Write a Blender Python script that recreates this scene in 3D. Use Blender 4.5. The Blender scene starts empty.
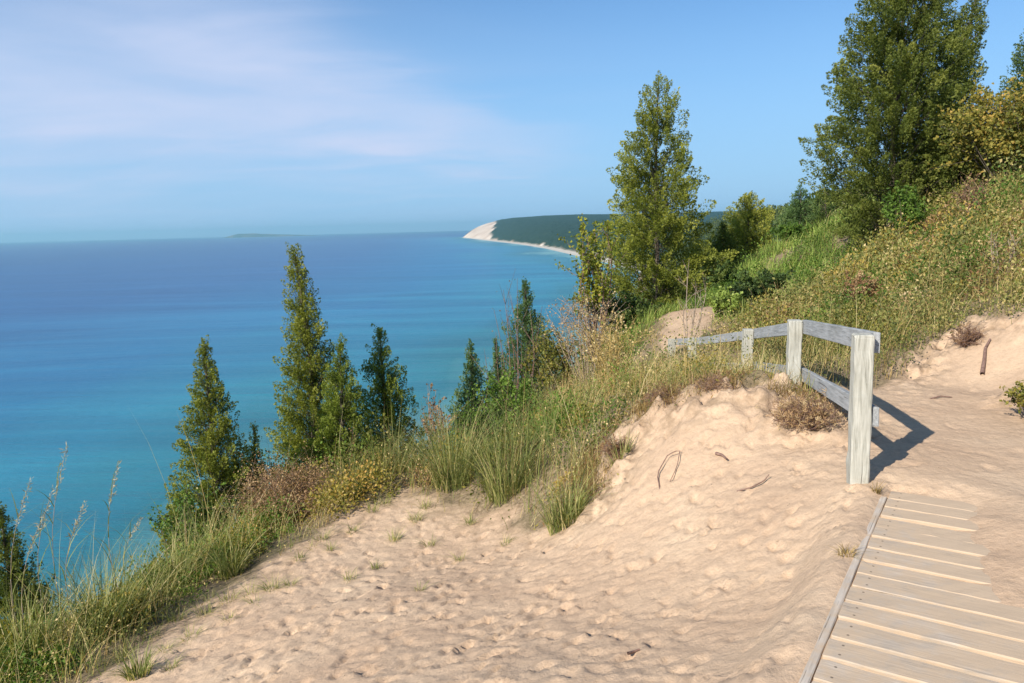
import bpy, math, random
import numpy as np
from mathutils import Matrix, Vector

C = bpy.context.scene.collection
scene = bpy.context.scene
R = math.radians
rng = np.random.default_rng(7)

# ------------------------------------------------------------------ camera
CAM = np.array([0.0, 0.0, 1.6])
FPX = 745.0
PITCH, ROLL = R(8.75), R(1.5)
cm = Matrix.Rotation(R(90) - PITCH, 4, 'X') @ Matrix.Rotation(-ROLL, 4, 'Z')
cam = bpy.data.cameras.new('camera')
cam.sensor_width = 36.0
cam.lens = FPX / 1024 * 36.0
cam.clip_start = 0.05
cam.clip_end = 200000
camo = bpy.data.objects.new('camera', cam)
C.objects.link(camo)
camo.matrix_world = Matrix.Translation(Vector(CAM)) @ cm
scene.camera = camo
RM = np.array(cm.to_3x3())


def W(u, v, y):
    """a point at world distance y ahead, seen in direction (u, v)"""
    d = RM @ np.array([(u - 512) / FPX, -(v - 341.5) / FPX, -1.0])
    return CAM + d * (y / d[1])


# ------------------------------------------------------------------ noise
def _hash(ix, iy, seed):
    n = (ix.astype(np.int64) * 374761393 + iy.astype(np.int64) * 668265263 + seed * 144665) & 0x7fffffff
    n = ((n ^ (n >> 13)) * 1274126177) & 0x7fffffff
    return ((n ^ (n >> 16)) & 0xffff) / 65535.0


def vnoise(x, y, seed=0):
    ix, iy = np.floor(x), np.floor(y)
    fx, fy = x - ix, y - iy
    fx, fy = fx * fx * (3 - 2 * fx), fy * fy * (3 - 2 * fy)
    a, b = _hash(ix, iy, seed), _hash(ix + 1, iy, seed)
    c, d = _hash(ix, iy + 1, seed), _hash(ix + 1, iy + 1, seed)
    return (a * (1 - fx) + b * fx) * (1 - fy) + (c * (1 - fx) + d * fx) * fy


def fbm(x, y, seed=0, octv=4, gain=.5):
    s, a, t = 0, 1.0, 0
    for i in range(octv):
        s = s + a * (vnoise(x, y, seed + i * 17) - .5) * 2
        t += a
        a *= gain
        x, y = x * 2.03 + 3.1, y * 2.03 - 1.7
    return s / t


def sstep(a, b, x):
    t = np.clip((x - a) / (b - a), 0, 1)
    return t * t * (3 - 2 * t)


# ------------------------------------------------------------------ terrain height
WATER = -110.0
def flat(u, v):
    d = RM @ np.array([(u - 512) / FPX, -(v - 341.5) / FPX, -1.0])
    return (CAM + d * (-CAM[2] / d[2]))[:2]


BW0 = flat(797, 683)                   # a point on the boardwalk's left edge
BD = flat(881, 494) - BW0
BW_LEN = np.linalg.norm(BD)
BD = BD / BW_LEN
print('BW', BW0, BD, BW_LEN)
BN = np.array([BD[1], -BD[0]])


_sh = []
for _u, _v in [(640, 272), (605, 262.5), (575, 255.5), (545, 248.5), (520, 244.5), (490, 241.0), (461, 237.6)]:
    _d = RM @ np.array([(_u - 512) / FPX, -(_v - 341.5) / FPX, -1.0])
    _p = CAM + _d * ((-110.0 - CAM[2]) / _d[2])
    _sh.append((_p[1], _p[0]))
print('SHORE', _sh)
_ty, _tx = _sh[-1]
SY = [-3000, -500, 0, 500, 1000] + [a for a, b_ in _sh] + [_ty + 150, _ty + 300, _ty + 700, _ty + 1900, _ty + 4400]
SX = [-600, -250, -150, 55, 175] + [b_ for a, b_ in _sh] + [_tx + 60, _tx + 260, _tx + 1160, _tx + 3000, _tx + 5500]


def shore_x(y):
    return np.interp(y, SY, SX)


def shore_x_old(y):
    return np.interp(y, [-3000, -500, 0, 500, 1000, 2500, 4400, 6300, 8200, 9300, 9600, 9750, 9900, 10300, 11500, 14000],
                     [-600, -250, -150, 30, 125, 330, 170, -100, -400, -530, -560, -500, -300, 600, 2500, 5000])


def analytic(x, y):
    cx = shore_x(y) + 150
    d = cx - x
    drop = np.where(d > 0, d * .72 + 0 * d, 0)
    drop = .72 * np.log1p(np.exp(np.clip(d / 4.0, -30, 30))) * 4.0
    drop = np.where(d / 4.0 > 29, .72 * d, drop)
    up = np.clip(-d, 0, 400) * .09
    z = 1.0 + up - drop
    return np.maximum(z, WATER - 3)


ctl = [
    (1.0, 2.4, 0), (2.1, 4.3, 0), (.2, 1, 0), (1.8, 0, 0), (3, 2, .02), (3, 4.2, .02), (-.6, -2, -.05), (2, -3, 0), (5, 0, .2),
    (4.6, 3, .12), (3.2, 5.5, 0), (4.0, 6.6, .02), (3.6, 7.3, .0), (2.66, 6.8, .03), (-3.5, 0, -1.4), (-3, -5, -1.4), (-8, 0, -4.6), (-8, -6, -5),
    W(720, 386, 6.5), W(690, 393, 6.6), W(640, 404, 7.3), W(780, 388, 6.5),
    W(720, 470, 5.4), W(640, 482, 5.8), W(600, 500, 6.1), W(800, 470, 4.9),
    W(560, 525, 6.2), W(480, 515, 7.1), W(400, 492, 8.1), W(340, 520, 7.5), W(290, 550, 6.9), W(250, 585, 6.2), W(200, 605, 6.0),
    W(150, 640, 5.4), W(80, 683, 4.8), W(520, 683, 3.1), W(400, 600, 5.1), W(560, 600, 4.5), W(700, 600, 3.8), W(700, 683, 2.75), W(300, 683, 3.9),
    W(150, 602, 6.5), W(240, 552, 7.5), W(60, 642, 5.8), W(330, 492, 9.0), W(400, 472, 9.5), W(0, 662, 5.5), W(195, 572, 7.2), W(450, 470, 9.3),
    (-5.4, 5, -3.1), (-8, 6, -5), (-4.6, 9, -3.3), (-8, 12, -6.3), (-3.7, 13, -4.2), (-12, 4, -8), (-2.3, 11.2, -2.7),
    (-.5, 10, -1.9), (.9, 9.6, -.8), (1.3, 12.5, -1.2), (0, 14, -3.0), (-1, 18, -5.2), W(660, 330, 21), (1.4, 20, -2.8), (0, 25, -7),
    W(700, 378, 8), (3.0, 9.5, -.35), W(692, 362, 12), (2.6, 14, -1.05), W(690, 326, 15.6), W(672, 338, 14.8), W(703, 309, 17.6), W(672, 312, 17.6),
    (4.15, 8.5, .05), W(1000, 316, 8), W(930, 348, 8), W(1024, 398, 6.2), (7, 5, .9), (9, 8, 1.9), W(1024, 312, 7.6), W(985, 390, 6.7), W(930, 385, 7),
    W(880, 338, 10), W(1024, 240, 11), W(1024, 190, 15), W(905, 243, 17), W(850, 218, 24), W(820, 230, 24), W(800, 262, 20), W(770, 302, 17),
    W(830, 342, 11), W(780, 334, 13), W(740, 322, 15), W(960, 205, 16), W(960, 270, 11.5),
    (12, 30, 1.6), (20, 30, 3.6), (30, 20, 6), (8.5, 30, -2.2), (10, 42, -3), (5, 45, -10), (20, 60, -1), (32, 60, 4.5), (3, 30, -6), (5.5, 24, -1.2),
    (-3, 30, -12), (-10, 20, -10.5), (-20, 10, -14), (-20, -10, -14), (12, 0, 2.2), (12, -12, 2.0), (0, -14, -.6), (-10, 40, -22), (20, 10, 4.6), (30, -10, 5), (15, 18, 3.2),
]
ctl = np.array([tuple(map(float, c)) for c in ctl])


def _tps_fit(P, z, lam=.002):
    n = len(P)
    r = np.linalg.norm(P[:, None] - P[None], axis=2)
    K = np.where(r > 0, r * r * np.log(r + 1e-9), 0) + lam * np.eye(n) * 10
    Q = np.hstack([np.ones((n, 1)), P])
    A = np.block([[K, Q], [Q.T, np.zeros((3, 3))]])
    return np.linalg.solve(A, np.concatenate([z, np.zeros(3)]))


TW = _tps_fit(ctl[:, :2], ctl[:, 2] - analytic(ctl[:, 0], ctl[:, 1]))


def height(x, y):
    x = np.asarray(x, float); y = np.asarray(y, float)
    sh = x.shape
    x, y = x.ravel(), y.ravel()
    far = np.sqrt((np.maximum(np.abs(x - 5) - 14, 0) / 26) ** 2 + (np.maximum(np.abs(y - 20) - 26, 0) / 30) ** 2)
    w = 1 - sstep(0, 1, far)
    base = analytic(x, y)
    res = np.zeros_like(x)
    m = np.where(w > 0)[0]
    for k in range(0, len(m), 20000):
        i = m[k:k + 20000]
        r2 = (x[i, None] - ctl[None, :, 0]) ** 2 + (y[i, None] - ctl[None, :, 1]) ** 2
        res[i] = (.5 * r2 * np.log(r2 + 1e-12)) @ TW[:-3] + TW[-3] + TW[-2] * x[i] + TW[-1] * y[i]
    z = base + res * w
    # sand drifted over the right of the boardwalk, cleared on its left
    s = (x - BW0[0]) * BD[0] + (y - BW0[1]) * BD[1]
    t = (x - BW0[0]) * BN[0] + (y - BW0[1]) * BN[1]
    inb = sstep(-.35, .0, t) * (1 - sstep(1.5, 2.2, t)) * (1 - sstep(2.15, 2.5, s)) * sstep(-8, -7, s)
    thr = np.interp(s, [-3, 0, .8, 1.5, 2.1], [1.15, .92, .58, .42, .26]) + .22 * fbm(x * 2.6, y * 2.6, 5)
    bz = -.019 + .009 * fbm(x * 3.5, y * 3.5, 8, 3) + .075 * sstep(-.02, .5, t - thr) + (.012 + .03 * fbm(x * 3 + 5, y * 3, 12, 3)) * (1 - sstep(-.06, .05, t))
    z = z * (1 - inb) + bz * inb
    return z.reshape(sh)


def hit(u, v):
    """first ground point seen along a pixel's direction"""
    d = RM @ np.array([(u - 512) / FPX, -(v - 341.5) / FPX, -1.0])
    ts = np.concatenate([np.arange(1, 30, .03), np.arange(30, 120, .3)])
    P = CAM[None] + d[None] * ts[:, None]
    below = P[:, 2] < height(P[:, 0], P[:, 1])
    i = np.argmax(below)
    if not below[i]:
        return None
    return P[i]


# sand area outline (on the ground)
_sp = [(75, 683), (150, 640), (200, 603), (250, 583), (290, 550), (335, 522), (400, 492), (440, 500), (480, 514), (530, 522), (575, 518),
       (590, 490), (598, 455), (625, 425), (660, 402), (700, 390), (740, 382), (785, 386), (800, 400), (832, 420)]
sand_poly = [tuple(hit(*p)[:2]) for p in _sp]
sand_poly += [(2.55, 6.0), (2.95, 6.9)]
_sp2 = [(872, 384), (892, 372), (915, 352), (950, 336), (975, 322), (1000, 318), (1030, 312)]
sand_poly += [tuple(hit(*p)[:2]) for p in _sp2]
sand_poly += [(6.1, 7.2), (5.2, 6.3), (4.3, 5.9), (4.05, 5.2), (4.6, 4.6), (5.5, 4), (5.5, -10), (-3.2, -10), (-3.4, 0), (-3.3, 3.2)]
patch_poly = [tuple(W(u, v, y)[:2]) for u, v, y in [(660, 342, 14.2), (702, 340, 14.0), (718, 322, 16), (716, 306, 18), (690, 302, 18.4), (664, 309, 17.8), (658, 325, 16)]]


def poly_sd(x, y, poly):
    """signed distance, positive inside"""
    P = np.array(poly)
    Q = np.roll(P, -1, 0)
    best = np.full(x.shape, 1e9)
    ins = np.zeros(x.shape, bool)
    for (ax, ay), (bx, by) in zip(P, Q):
        ex, ey = bx - ax, by - ay
        t = np.clip(((x - ax) * ex + (y - ay) * ey) / (ex * ex + ey * ey + 1e-12), 0, 1)
        best = np.minimum(best, np.hypot(x - ax - t * ex, y - ay - t * ey))
        c = (ay > y) != (by > y)
        ins ^= c & (x < (bx - ax) * (y - ay) / (by - ay + 1e-12) + ax)
    return np.where(ins, best, -best)


def sand_sd(x, y):
    return np.maximum(poly_sd(x, y, sand_poly), poly_sd(x, y, patch_poly))


# ------------------------------------------------------------------ object helpers
def tag(o, label=None, cat=None, group=None, kind=None):
    if label: o['label'] = label
    if cat: o['category'] = cat
    if group: o['group'] = group
    if kind: o['kind'] = kind
    return o


def empty(name, loc, label, cat, group=None):
    o = bpy.data.objects.new(name, None)
    o.empty_display_size = .2
    C.objects.link(o)
    o.location = Vector([float(a) for a in loc])
    return tag(o, label, cat, group)


def mesh(name, verts, faces, mat, parent=None, tint=None, smooth=False, attrs=None):
    """verts (N,3); faces: array (M,k) or list of arrays"""
    me = bpy.data.meshes.new(name)
    verts = np.asarray(verts, np.float32)
    if parent is not None:
        verts = verts - np.array(parent.location, np.float32)[None]
    fl = faces if isinstance(faces, list) else [faces]
    fl = [np.asarray(f, np.int32) for f in fl if len(f)]
    loops = np.concatenate([f.ravel() for f in fl])
    tot = np.concatenate([np.full(len(f), f.shape[1], np.int32) for f in fl])
    start = np.concatenate([[0], np.cumsum(tot)[:-1]]).astype(np.int32)
    me.vertices.add(len(verts)); me.vertices.foreach_set('co', verts.ravel())
    me.loops.add(len(loops)); me.loops.foreach_set('vertex_index', loops)
    me.polygons.add(len(tot)); me.polygons.foreach_set('loop_start', start); me.polygons.foreach_set('loop_total', tot)
    me.polygons.foreach_set('use_smooth', np.full(len(tot), smooth))
    if tint is not None:
        a = me.attributes.new('tint', 'FLOAT', 'POINT'); a.data.foreach_set('value', np.asarray(tint, np.float32))
    for k, vals in (attrs or {}).items():
        a = me.attributes.new(k, 'FLOAT', 'POINT'); a.data.foreach_set('value', np.asarray(vals, np.float32))
    me.update(); me.validate()
    me.materials.append(mat)
    o = bpy.data.objects.new(name, me)
    C.objects.link(o)
    if parent is not None:
        o.parent = parent
    return o


# ------------------------------------------------------------------ materials
def newmat(name):
    m = bpy.data.materials.new(name)
    m.use_nodes = True
    nt = m.node_tree
    nt.nodes.clear()
    out = nt.nodes.new('ShaderNodeOutputMaterial')
    return m, nt, out


def N(nt, typ, **kw):
    n = nt.nodes.new(typ)
    for k, v in kw.items():
        if k in n.inputs.keys() if hasattr(n.inputs, 'keys') else False:
            n.inputs[k].default_value = v
        else:
            setattr(n, k, v)
    return n


def ramp(nt, stops, fac=None):
    r = nt.nodes.new('ShaderNodeValToRGB')
    e = r.color_ramp.elements
    while len(e) < len(stops):
        e.new(.5)
    for i, (p, c) in enumerate(stops):
        e[i].position = p
        e[i].color = tuple(c) + (1,) if len(c) == 3 else c
    if fac is not None:
        nt.links.new(fac, r.inputs[0])
    return r


def noise(nt, scale, detail=4, rough=.55, vec=None, dist=0):
    n = nt.nodes.new('ShaderNodeTexNoise')
    n.inputs['Scale'].default_value = scale
    n.inputs['Detail'].default_value = detail
    n.inputs['Roughness'].default_value = rough
    n.inputs['Distortion'].default_value = dist
    if vec is not None:
        nt.links.new(vec, n.inputs['Vector'])
    return n


def mixc(nt, fac, a, b, blend='MIX'):
    m = nt.nodes.new('ShaderNodeMix')
    m.data_type = 'RGBA'
    m.blend_type = blend
    for inp, val in ((m.inputs['Factor'], fac), (m.inputs[6], a), (m.inputs[7], b)):
        if isinstance(val, (int, float)):
            inp.default_value = val
        elif isinstance(val, (tuple, list)):
            inp.default_value = tuple(val) + ((1,) if len(val) == 3 else ())
        else:
            nt.links.new(val, inp)
    return m.outputs[2]


def math_(nt, op, a, b=None, clamp=False):
    m = nt.nodes.new('ShaderNodeMath')
    m.operation = op
    m.use_clamp = clamp
    for i, val in enumerate((a, b)):
        if val is None: continue
        if isinstance(val, (int, float)):
            m.inputs[i].default_value = val
        else:
            nt.links.new(val, m.inputs[i])
    return m.outputs[0]


def attr(nt, name):
    a = nt.nodes.new('ShaderNodeAttribute')
    a.attribute_name = name
    return a.outputs['Fac']


def objco(nt):
    return nt.nodes.new('ShaderNodeNewGeometry').outputs['Position']


def leafmat(name, stops, transl=.35, rough=.6):
    m, nt, out = newmat(name)
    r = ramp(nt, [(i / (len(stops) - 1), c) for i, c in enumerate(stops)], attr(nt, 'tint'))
    p = nt.nodes.new('ShaderNodeBsdfPrincipled')
    p.inputs['Roughness'].default_value = rough
    p.inputs['Specular IOR Level'].default_value = .25
    nt.links.new(r.outputs[0], p.inputs['Base Color'])
    t = nt.nodes.new('ShaderNodeBsdfTranslucent')
    nt.links.new(mixc(nt, 1.0, r.outputs[0], (1.15, 1.2, .5), 'MULTIPLY'), t.inputs['Color'])
    mx = nt.nodes.new('ShaderNodeMixShader')
    mx.inputs[0].default_value = transl
    nt.links.new(p.outputs[0], mx.inputs[1]); nt.links.new(t.outputs[0], mx.inputs[2])
    nt.links.new(mx.outputs[0], out.inputs['Surface'])
    return m


def barkmat(name, a, b):
    m, nt, out = newmat(name)
    geo = objco(nt)
    mp = nt.nodes.new('ShaderNodeMapping')
    mp.inputs['Scale'].default_value = (1, 1, .15)
    nt.links.new(geo, mp.inputs[0])
    n = noise(nt, 40, 4, .6, mp.outputs[0])
    r = ramp(nt, [(.3, a), (.7, b)], n.outputs['Fac'])
    p = nt.nodes.new('ShaderNodeBsdfPrincipled')
    p.inputs['Roughness'].default_value = .9
    nt.links.new(r.outputs[0], p.inputs['Base Color'])
    bp = nt.nodes.new('ShaderNodeBump'); bp.inputs['Strength'].default_value = .6; bp.inputs['Distance'].default_value = .01
    nt.links.new(n.outputs['Fac'], bp.inputs['Height']); nt.links.new(bp.outputs[0], p.inputs['Normal'])
    nt.links.new(p.outputs[0], out.inputs['Surface'])
    return m


M = {}
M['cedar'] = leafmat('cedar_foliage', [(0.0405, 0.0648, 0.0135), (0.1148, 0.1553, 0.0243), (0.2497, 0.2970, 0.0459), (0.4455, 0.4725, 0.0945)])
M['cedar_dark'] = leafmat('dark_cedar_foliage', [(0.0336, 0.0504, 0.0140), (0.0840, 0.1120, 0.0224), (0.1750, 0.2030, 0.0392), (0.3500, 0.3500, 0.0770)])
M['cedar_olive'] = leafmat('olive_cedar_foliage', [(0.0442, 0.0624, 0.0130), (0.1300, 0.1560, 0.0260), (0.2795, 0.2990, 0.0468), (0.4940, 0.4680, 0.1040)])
M['spruce'] = leafmat('young_spruce_foliage', [(0.0353, 0.0706, 0.0274), (0.0823, 0.1470, 0.0510), (0.1666, 0.2450, 0.0784), (0.3332, 0.3920, 0.1470)])
M['yellowleaf'] = leafmat('yellowing_leaves', [(0.0650, 0.0910, 0.0156), (0.1690, 0.2080, 0.0260), (0.3640, 0.3510, 0.0390), (0.5850, 0.4680, 0.0650)])
M['greenleaf'] = leafmat('bright_green_leaves', [(0.0455, 0.0910, 0.0156), (0.1040, 0.1820, 0.0260), (0.1950, 0.2990, 0.0455), (0.3380, 0.4290, 0.0910)])
M['autumn'] = leafmat('autumn_leaves', [(0.0776, 0.0931, 0.0186), (0.2018, 0.2018, 0.0389), (0.4036, 0.3105, 0.0621), (0.6210, 0.3726, 0.1087)])
M['rust'] = leafmat('rusty_dry_leaves', [(0.1125, 0.0562, 0.0250), (0.2500, 0.1375, 0.0625), (0.4250, 0.2625, 0.1250), (0.6000, 0.4500, 0.2500)], .25)
M['marram'] = leafmat('dune_grass_blades', [(.075, .105, .032), (.18, .215, .055), (.34, .34, .11), (.62, .50, .24)], .3)
M['dry'] = leafmat('dry_grass_blades', [(0.1625, 0.1125, 0.0438), (0.3500, 0.2375, 0.0875), (0.5750, 0.4125, 0.1625), (0.7750, 0.6250, 0.3375)], .3)
M['limegrass'] = leafmat('fresh_grass_blades', [(0.1125, 0.1625, 0.0375), (0.2375, 0.3125, 0.0625), (0.3750, 0.4625, 0.1000), (0.5500, 0.5750, 0.2000)], .3)
M['herb'] = leafmat('hillside_herb_leaves', [(0.0963, 0.1137, 0.0350), (0.2275, 0.2450, 0.0612), (0.4375, 0.3500, 0.1225), (0.7350, 0.5425, 0.2625)], .3)
M['seed'] = leafmat('pale_seed_heads', [(.3, .27, .17), (.45, .40, .27), (.55, .5, .36)], .3)
M['darkleaf'] = leafmat('dark_shrub_leaves', [(0.0203, 0.0406, 0.0152), (0.0473, 0.0811, 0.0237), (0.0929, 0.1436, 0.0338), (0.1859, 0.2197, 0.0507)])
M['bark'] = barkmat('grey_brown_bark', (.06, .045, .032), (.17, .135, .10))
M['twig'] = barkmat('pale_dry_twigs', (.22, .16, .11), (.48, .38, .28))
M['redtwig'] = barkmat('reddish_twigs', (.13, .07, .05), (.30, .19, .14))
M['stem'] = barkmat('golden_stems', (.30, .20, .06), (.60, .42, .14))

# ------------------------------------------------------------------ geometry generators


def unit(a):
    return a / (np.linalg.norm(a, axis=-1, keepdims=True) + 1e-9)


def tube(path, radii, k=6):
    path = np.asarray(path, float)
    n = len(path)
    T = unit(np.gradient(path, axis=0))
    ref = np.where(np.abs(T[:, 2:3]) < .9, np.array([[0, 0, 1.0]]), np.array([[1.0, 0, 0]]))
    A = unit(np.cross(T, ref)); B = np.cross(T, A)
    a = np.arange(k) * 2 * math.pi / k
    V = path[:, None] + np.asarray(radii)[:, None, None] * (np.cos(a)[None, :, None] * A[:, None] + np.sin(a)[None, :, None] * B[:, None])
    V = V.reshape(-1, 3)
    F = []
    for i in range(n - 1):
        for j in range(k):
            F.append((i * k + j, i * k + (j + 1) % k, (i + 1) * k + (j + 1) % k, (i + 1) * k + j))
    return V, np.array(F)


class Pack:
    def __init__(s):
        s.v = []; s.f = []; s.t = []; s.n = 0

    def add(s, V, F, t=None):
        s.v.append(V); s.f.append(np.asarray(F) + s.n); s.n += len(V)
        s.t.append(np.full(len(V), .5) if t is None else t)

    def build(s, name, mat, parent=None, smooth=False):
        return mesh(name, np.concatenate(s.v), s.f, mat, parent, np.concatenate(s.t), smooth)


FAN = [(-.75, .7), (-.25, 1.0), (.25, .95), (.75, .68)]


def sprays(P, D, S, T, wid=.2, fan=FAN, r=None):
    """fans of narrow rhombic leaflets"""
    r = r or rng
    n = len(P)
    D = unit(D)
    X = unit(np.cross(D, r.normal(size=(n, 3))))
    V = []; tt = []
    Nn = np.cross(D, X)
    for a, l in fan:
        d = D * math.cos(a) + X * math.sin(a)
        d = unit(d + Nn * r.normal(0, .18, (n, 1)))
        w = np.cross(Nn, d)
        L = (S * l)[:, None]
        q = np.stack([P, P + d * L * .5 + w * L * wid, P + d * L, P + d * L * .5 - w * L * wid], 1)
        V.append(q)
        tt.append(np.repeat(T[:, None], 4, 1) + r.normal(0, .05, (n, 1)))
    V = np.stack(V, 1).reshape(-1, 3)
    tt = np.clip(np.stack(tt, 1).reshape(-1), 0, 1)
    F = np.arange(len(V)).reshape(-1, 4)
    return V, F, tt


def leaves(P, D, S, T, wid=.35, r=None):
    return sprays(P, D, S, T, wid, [(0, 1.0)], r)


def blades(P, H, D, T, width, segs=4, droop=.5, r=None):
    """curved tapering grass blades: base P, height H, lean direction D (xy), tint T"""
    r = r or rng
    n = len(P)
    side = unit(np.stack([-D[:, 1], D[:, 0], np.zeros(n)], 1) + r.normal(0, .35, (n, 3)) * np.array([1, 1, 0]))
    Dn = np.stack([D[:, 0], D[:, 1], np.zeros(n)], 1)
    V = np.zeros((n, segs + 1, 2, 3))
    lean = np.linalg.norm(D, axis=1)[:, None]
    for i in range(segs + 1):
        s = i / segs
        c = P + Dn * (H * (s * .35 + s * s * .65))[:, None] + np.array([0, 0, 1.0]) * (H * (s - droop * lean[:, 0] * s ** 2.4 * .6))[:, None]
        w = (width * (1 - s) ** .7 * .5 + width * .03)[:, None]
        V[:, i, 0] = c - side * w
        V[:, i, 1] = c + side * w
    idx = np.arange(n * (segs + 1) * 2).reshape(n, segs + 1, 2)
    F = np.stack([idx[:, :-1, 0], idx[:, :-1, 1], idx[:, 1:, 1], idx[:, 1:, 0]], -1).reshape(-1, 4)
    t = np.repeat(T, (segs + 1) * 2)
    return V.reshape(-1, 3), F, np.clip(t, 0, 1)


PROF = {
    'cone': ([0, .10, .25, .6, .85, 1], [.80, 1.0, .95, .60, .28, .03]),
    'column': ([0, .15, .4, .7, .9, 1], [.75, .95, 1.0, .76, .42, .06]),
    'big': ([0, .08, .28, .5, .62, .72, .84, .93, 1], [.80, .98, 1.0, .86, .74, .62, .50, .34, .05]),
    'hill': ([0, .12, .3, .45, .65, .82, 1], [.50, .70, .92, 1.0, .84, .58, .16]),
    'spire': ([0, .1, .3, .5, .7, .88, 1], [.85, 1.0, .88, .66, .44, .22, .03]),
}


def conifer(name, label, cat, u, vtop, y, hw, seed, mat, group=None, prof='cone', leaf=.055, plen=.0, cover=1.0, t0=.04, gap=.0, tint=.5, lean=(0, 0),
            up=.9, trunkmat='bark', tscale=1.0, rough=1.0):
    """an evergreen whose crown is made of many feathery plumes of foliage, each on its own twig"""
    r = np.random.default_rng(seed)
    top = W(u, vtop, y)
    gx, gy = top[0] - lean[0], top[1] - lean[1]
    gz = float(height(gx, gy)) - .05
    H = top[2] - gz
    Rm = hw / FPX * y
    leaf = leaf * .70
    root = empty(name, (gx, gy, gz), label, cat, group)
    g0 = np.array([gx, gy, gz])
    wob = r.normal(0, .018 * H ** .5, 2); ph = r.uniform(0, 6, 4)

    def tr(t):
        t = np.asarray(t, float)
        return g0 + np.stack([lean[0] * t + wob[0] * np.sin(t * 5 + ph[0]), lean[1] * t + wob[1] * np.sin(t * 4 + ph[1]), H * t], -1)
    pk = Pack()
    ts = np.linspace(0, .97, 14)
    r0 = (.010 * H + .015) * tscale
    V, F = tube(tr(ts), r0 * (1 - ts) ** .8 + .004, 8)
    pk.add(V, F)
    px, py = PROF[prof]
    pf = lambda t: np.interp(t, px, py)
    plen = plen or .34 * Rm ** .6
    pw = plen * .30
    area = 2 * math.pi * Rm * H * .62
    npl = int(area / (plen * pw * 1.5) * 3.3 * cover)
    per = int(np.clip(plen * pw * 2.2 / (leaf * leaf * .55), 10, 190))
    PP = []; DD = []; SS = []; TT = []
    k = 0; tries = 0
    while k < npl and tries < npl * 6:
        tries += 1
        t = t0 + (1 - t0) * r.random()
        if r.random() > pf(t) + .10: continue
        az = r.uniform(0, 2 * math.pi)
        # boughs gather in tiers and lobes, with hollows between them
        lob = .5 + .5 * math.sin(az * 3 + t * 11 + ph[0]) * math.sin(t * 26 + az * 1.0 + ph[1])
        lob2 = math.sin(az * 2 - t * 7 + ph[2])
        if lob < gap * r.uniform(.4, 1.6): continue
        reach = Rm * pf(t) * (1 + rough * (.20 * (lob - .5) * 2 + .12 * lob2))
        rr = reach * (1 - .80 * r.random() ** 1.5)
        if r.random() < .05 * rough: rr = reach * r.uniform(1.05, 1.28)
        sc = r.uniform(.65, 1.3) * (.55 + .45 * pf(t))
        pl, w_ = plen * sc, pw * sc * r.uniform(.8, 1.2)
        hor = np.array([math.cos(az), math.sin(az), 0]); tan_ = np.array([-hor[1], hor[0], 0])
        frac = rr / (reach + 1e-6)
        axis_ = unit(hor * (.35 + .75 * frac * (1 - .55 * t)) + np.array([0, 0, up * (.45 + .8 * t)]) + r.normal(0, .22, 3))
        c0 = tr(t) + hor * max(rr - pl * .45, 0) - np.array([0, 0, pl * .25])
        if k % 3 == 0:
            s_ = np.linspace(0, 1, 4)[:, None]
            a_ = tr(max(t - .05 - .35 * rr / H, .01))
            V, F = tube(a_ * (1 - s_) + (c0 + axis_ * pl * .5) * s_ + np.array([0, 0, -.08 * rr]) * np.sin(s_ * 3.14), (.10 * r0 * (1 - t * .5) + .002) * (1 - .8 * s_[:, 0]) + .0012, 4)
            pk.add(V, F)
        m = max(6, int(per * sc * r.uniform(.8, 1.15)))
        s = r.random(m) ** .8
        wd = w_ * np.sin(math.pi * np.clip(s, .02, .98) ** .75) ** .8
        ang = r.uniform(0, 2 * math.pi, m)
        e1 = unit(np.cross(axis_, tan_)); 
        rad = e1[None] * np.cos(ang)[:, None] + tan_[None] * (.55 * np.sin(ang))[:, None]
        P = c0 + axis_ * (s * pl)[:, None] + rad * (wd * r.uniform(.55, 1.05, m))[:, None]
        PP.append(P)
        DD.append(axis_ * .8 + rad * .75 + r.normal(0, .22, (m, 3)))
        SS.append(leaf * r.uniform(.65, 1.2, m) * (.75 + .35 * pf(t)))
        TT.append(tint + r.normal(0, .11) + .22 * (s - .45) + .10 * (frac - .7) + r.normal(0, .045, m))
        k += 1
    m = 30
    s = r.random(m)
    PP.append(tr(np.full(m, .985)) + np.stack([r.normal(0, .012, m), r.normal(0, .012, m), (s - .7) * plen * .7], 1))
    DD.append(np.array([0, 0, 1.0]) + r.normal(0, .35, (m, 3))); SS.append(leaf * r.uniform(.5, .9, m)); TT.append(np.full(m, tint + .08))
    P = np.concatenate(PP); D = np.concatenate(DD); S = np.concatenate(SS); T = np.concatenate(TT)
    ok = P[:, 2] > height(P[:, 0], P[:, 1])
    P, D, S, T = P[ok], D[ok], S[ok], T[ok]
    pk.build('trunk', M[trunkmat], root, True)
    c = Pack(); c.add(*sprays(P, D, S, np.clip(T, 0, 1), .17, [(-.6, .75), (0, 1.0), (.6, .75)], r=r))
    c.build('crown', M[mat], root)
    print(name, seed, 'H', round(H, 2), 'R', round(Rm, 2), 'plumes', k, 'sprays', len(P))
    return root


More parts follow.
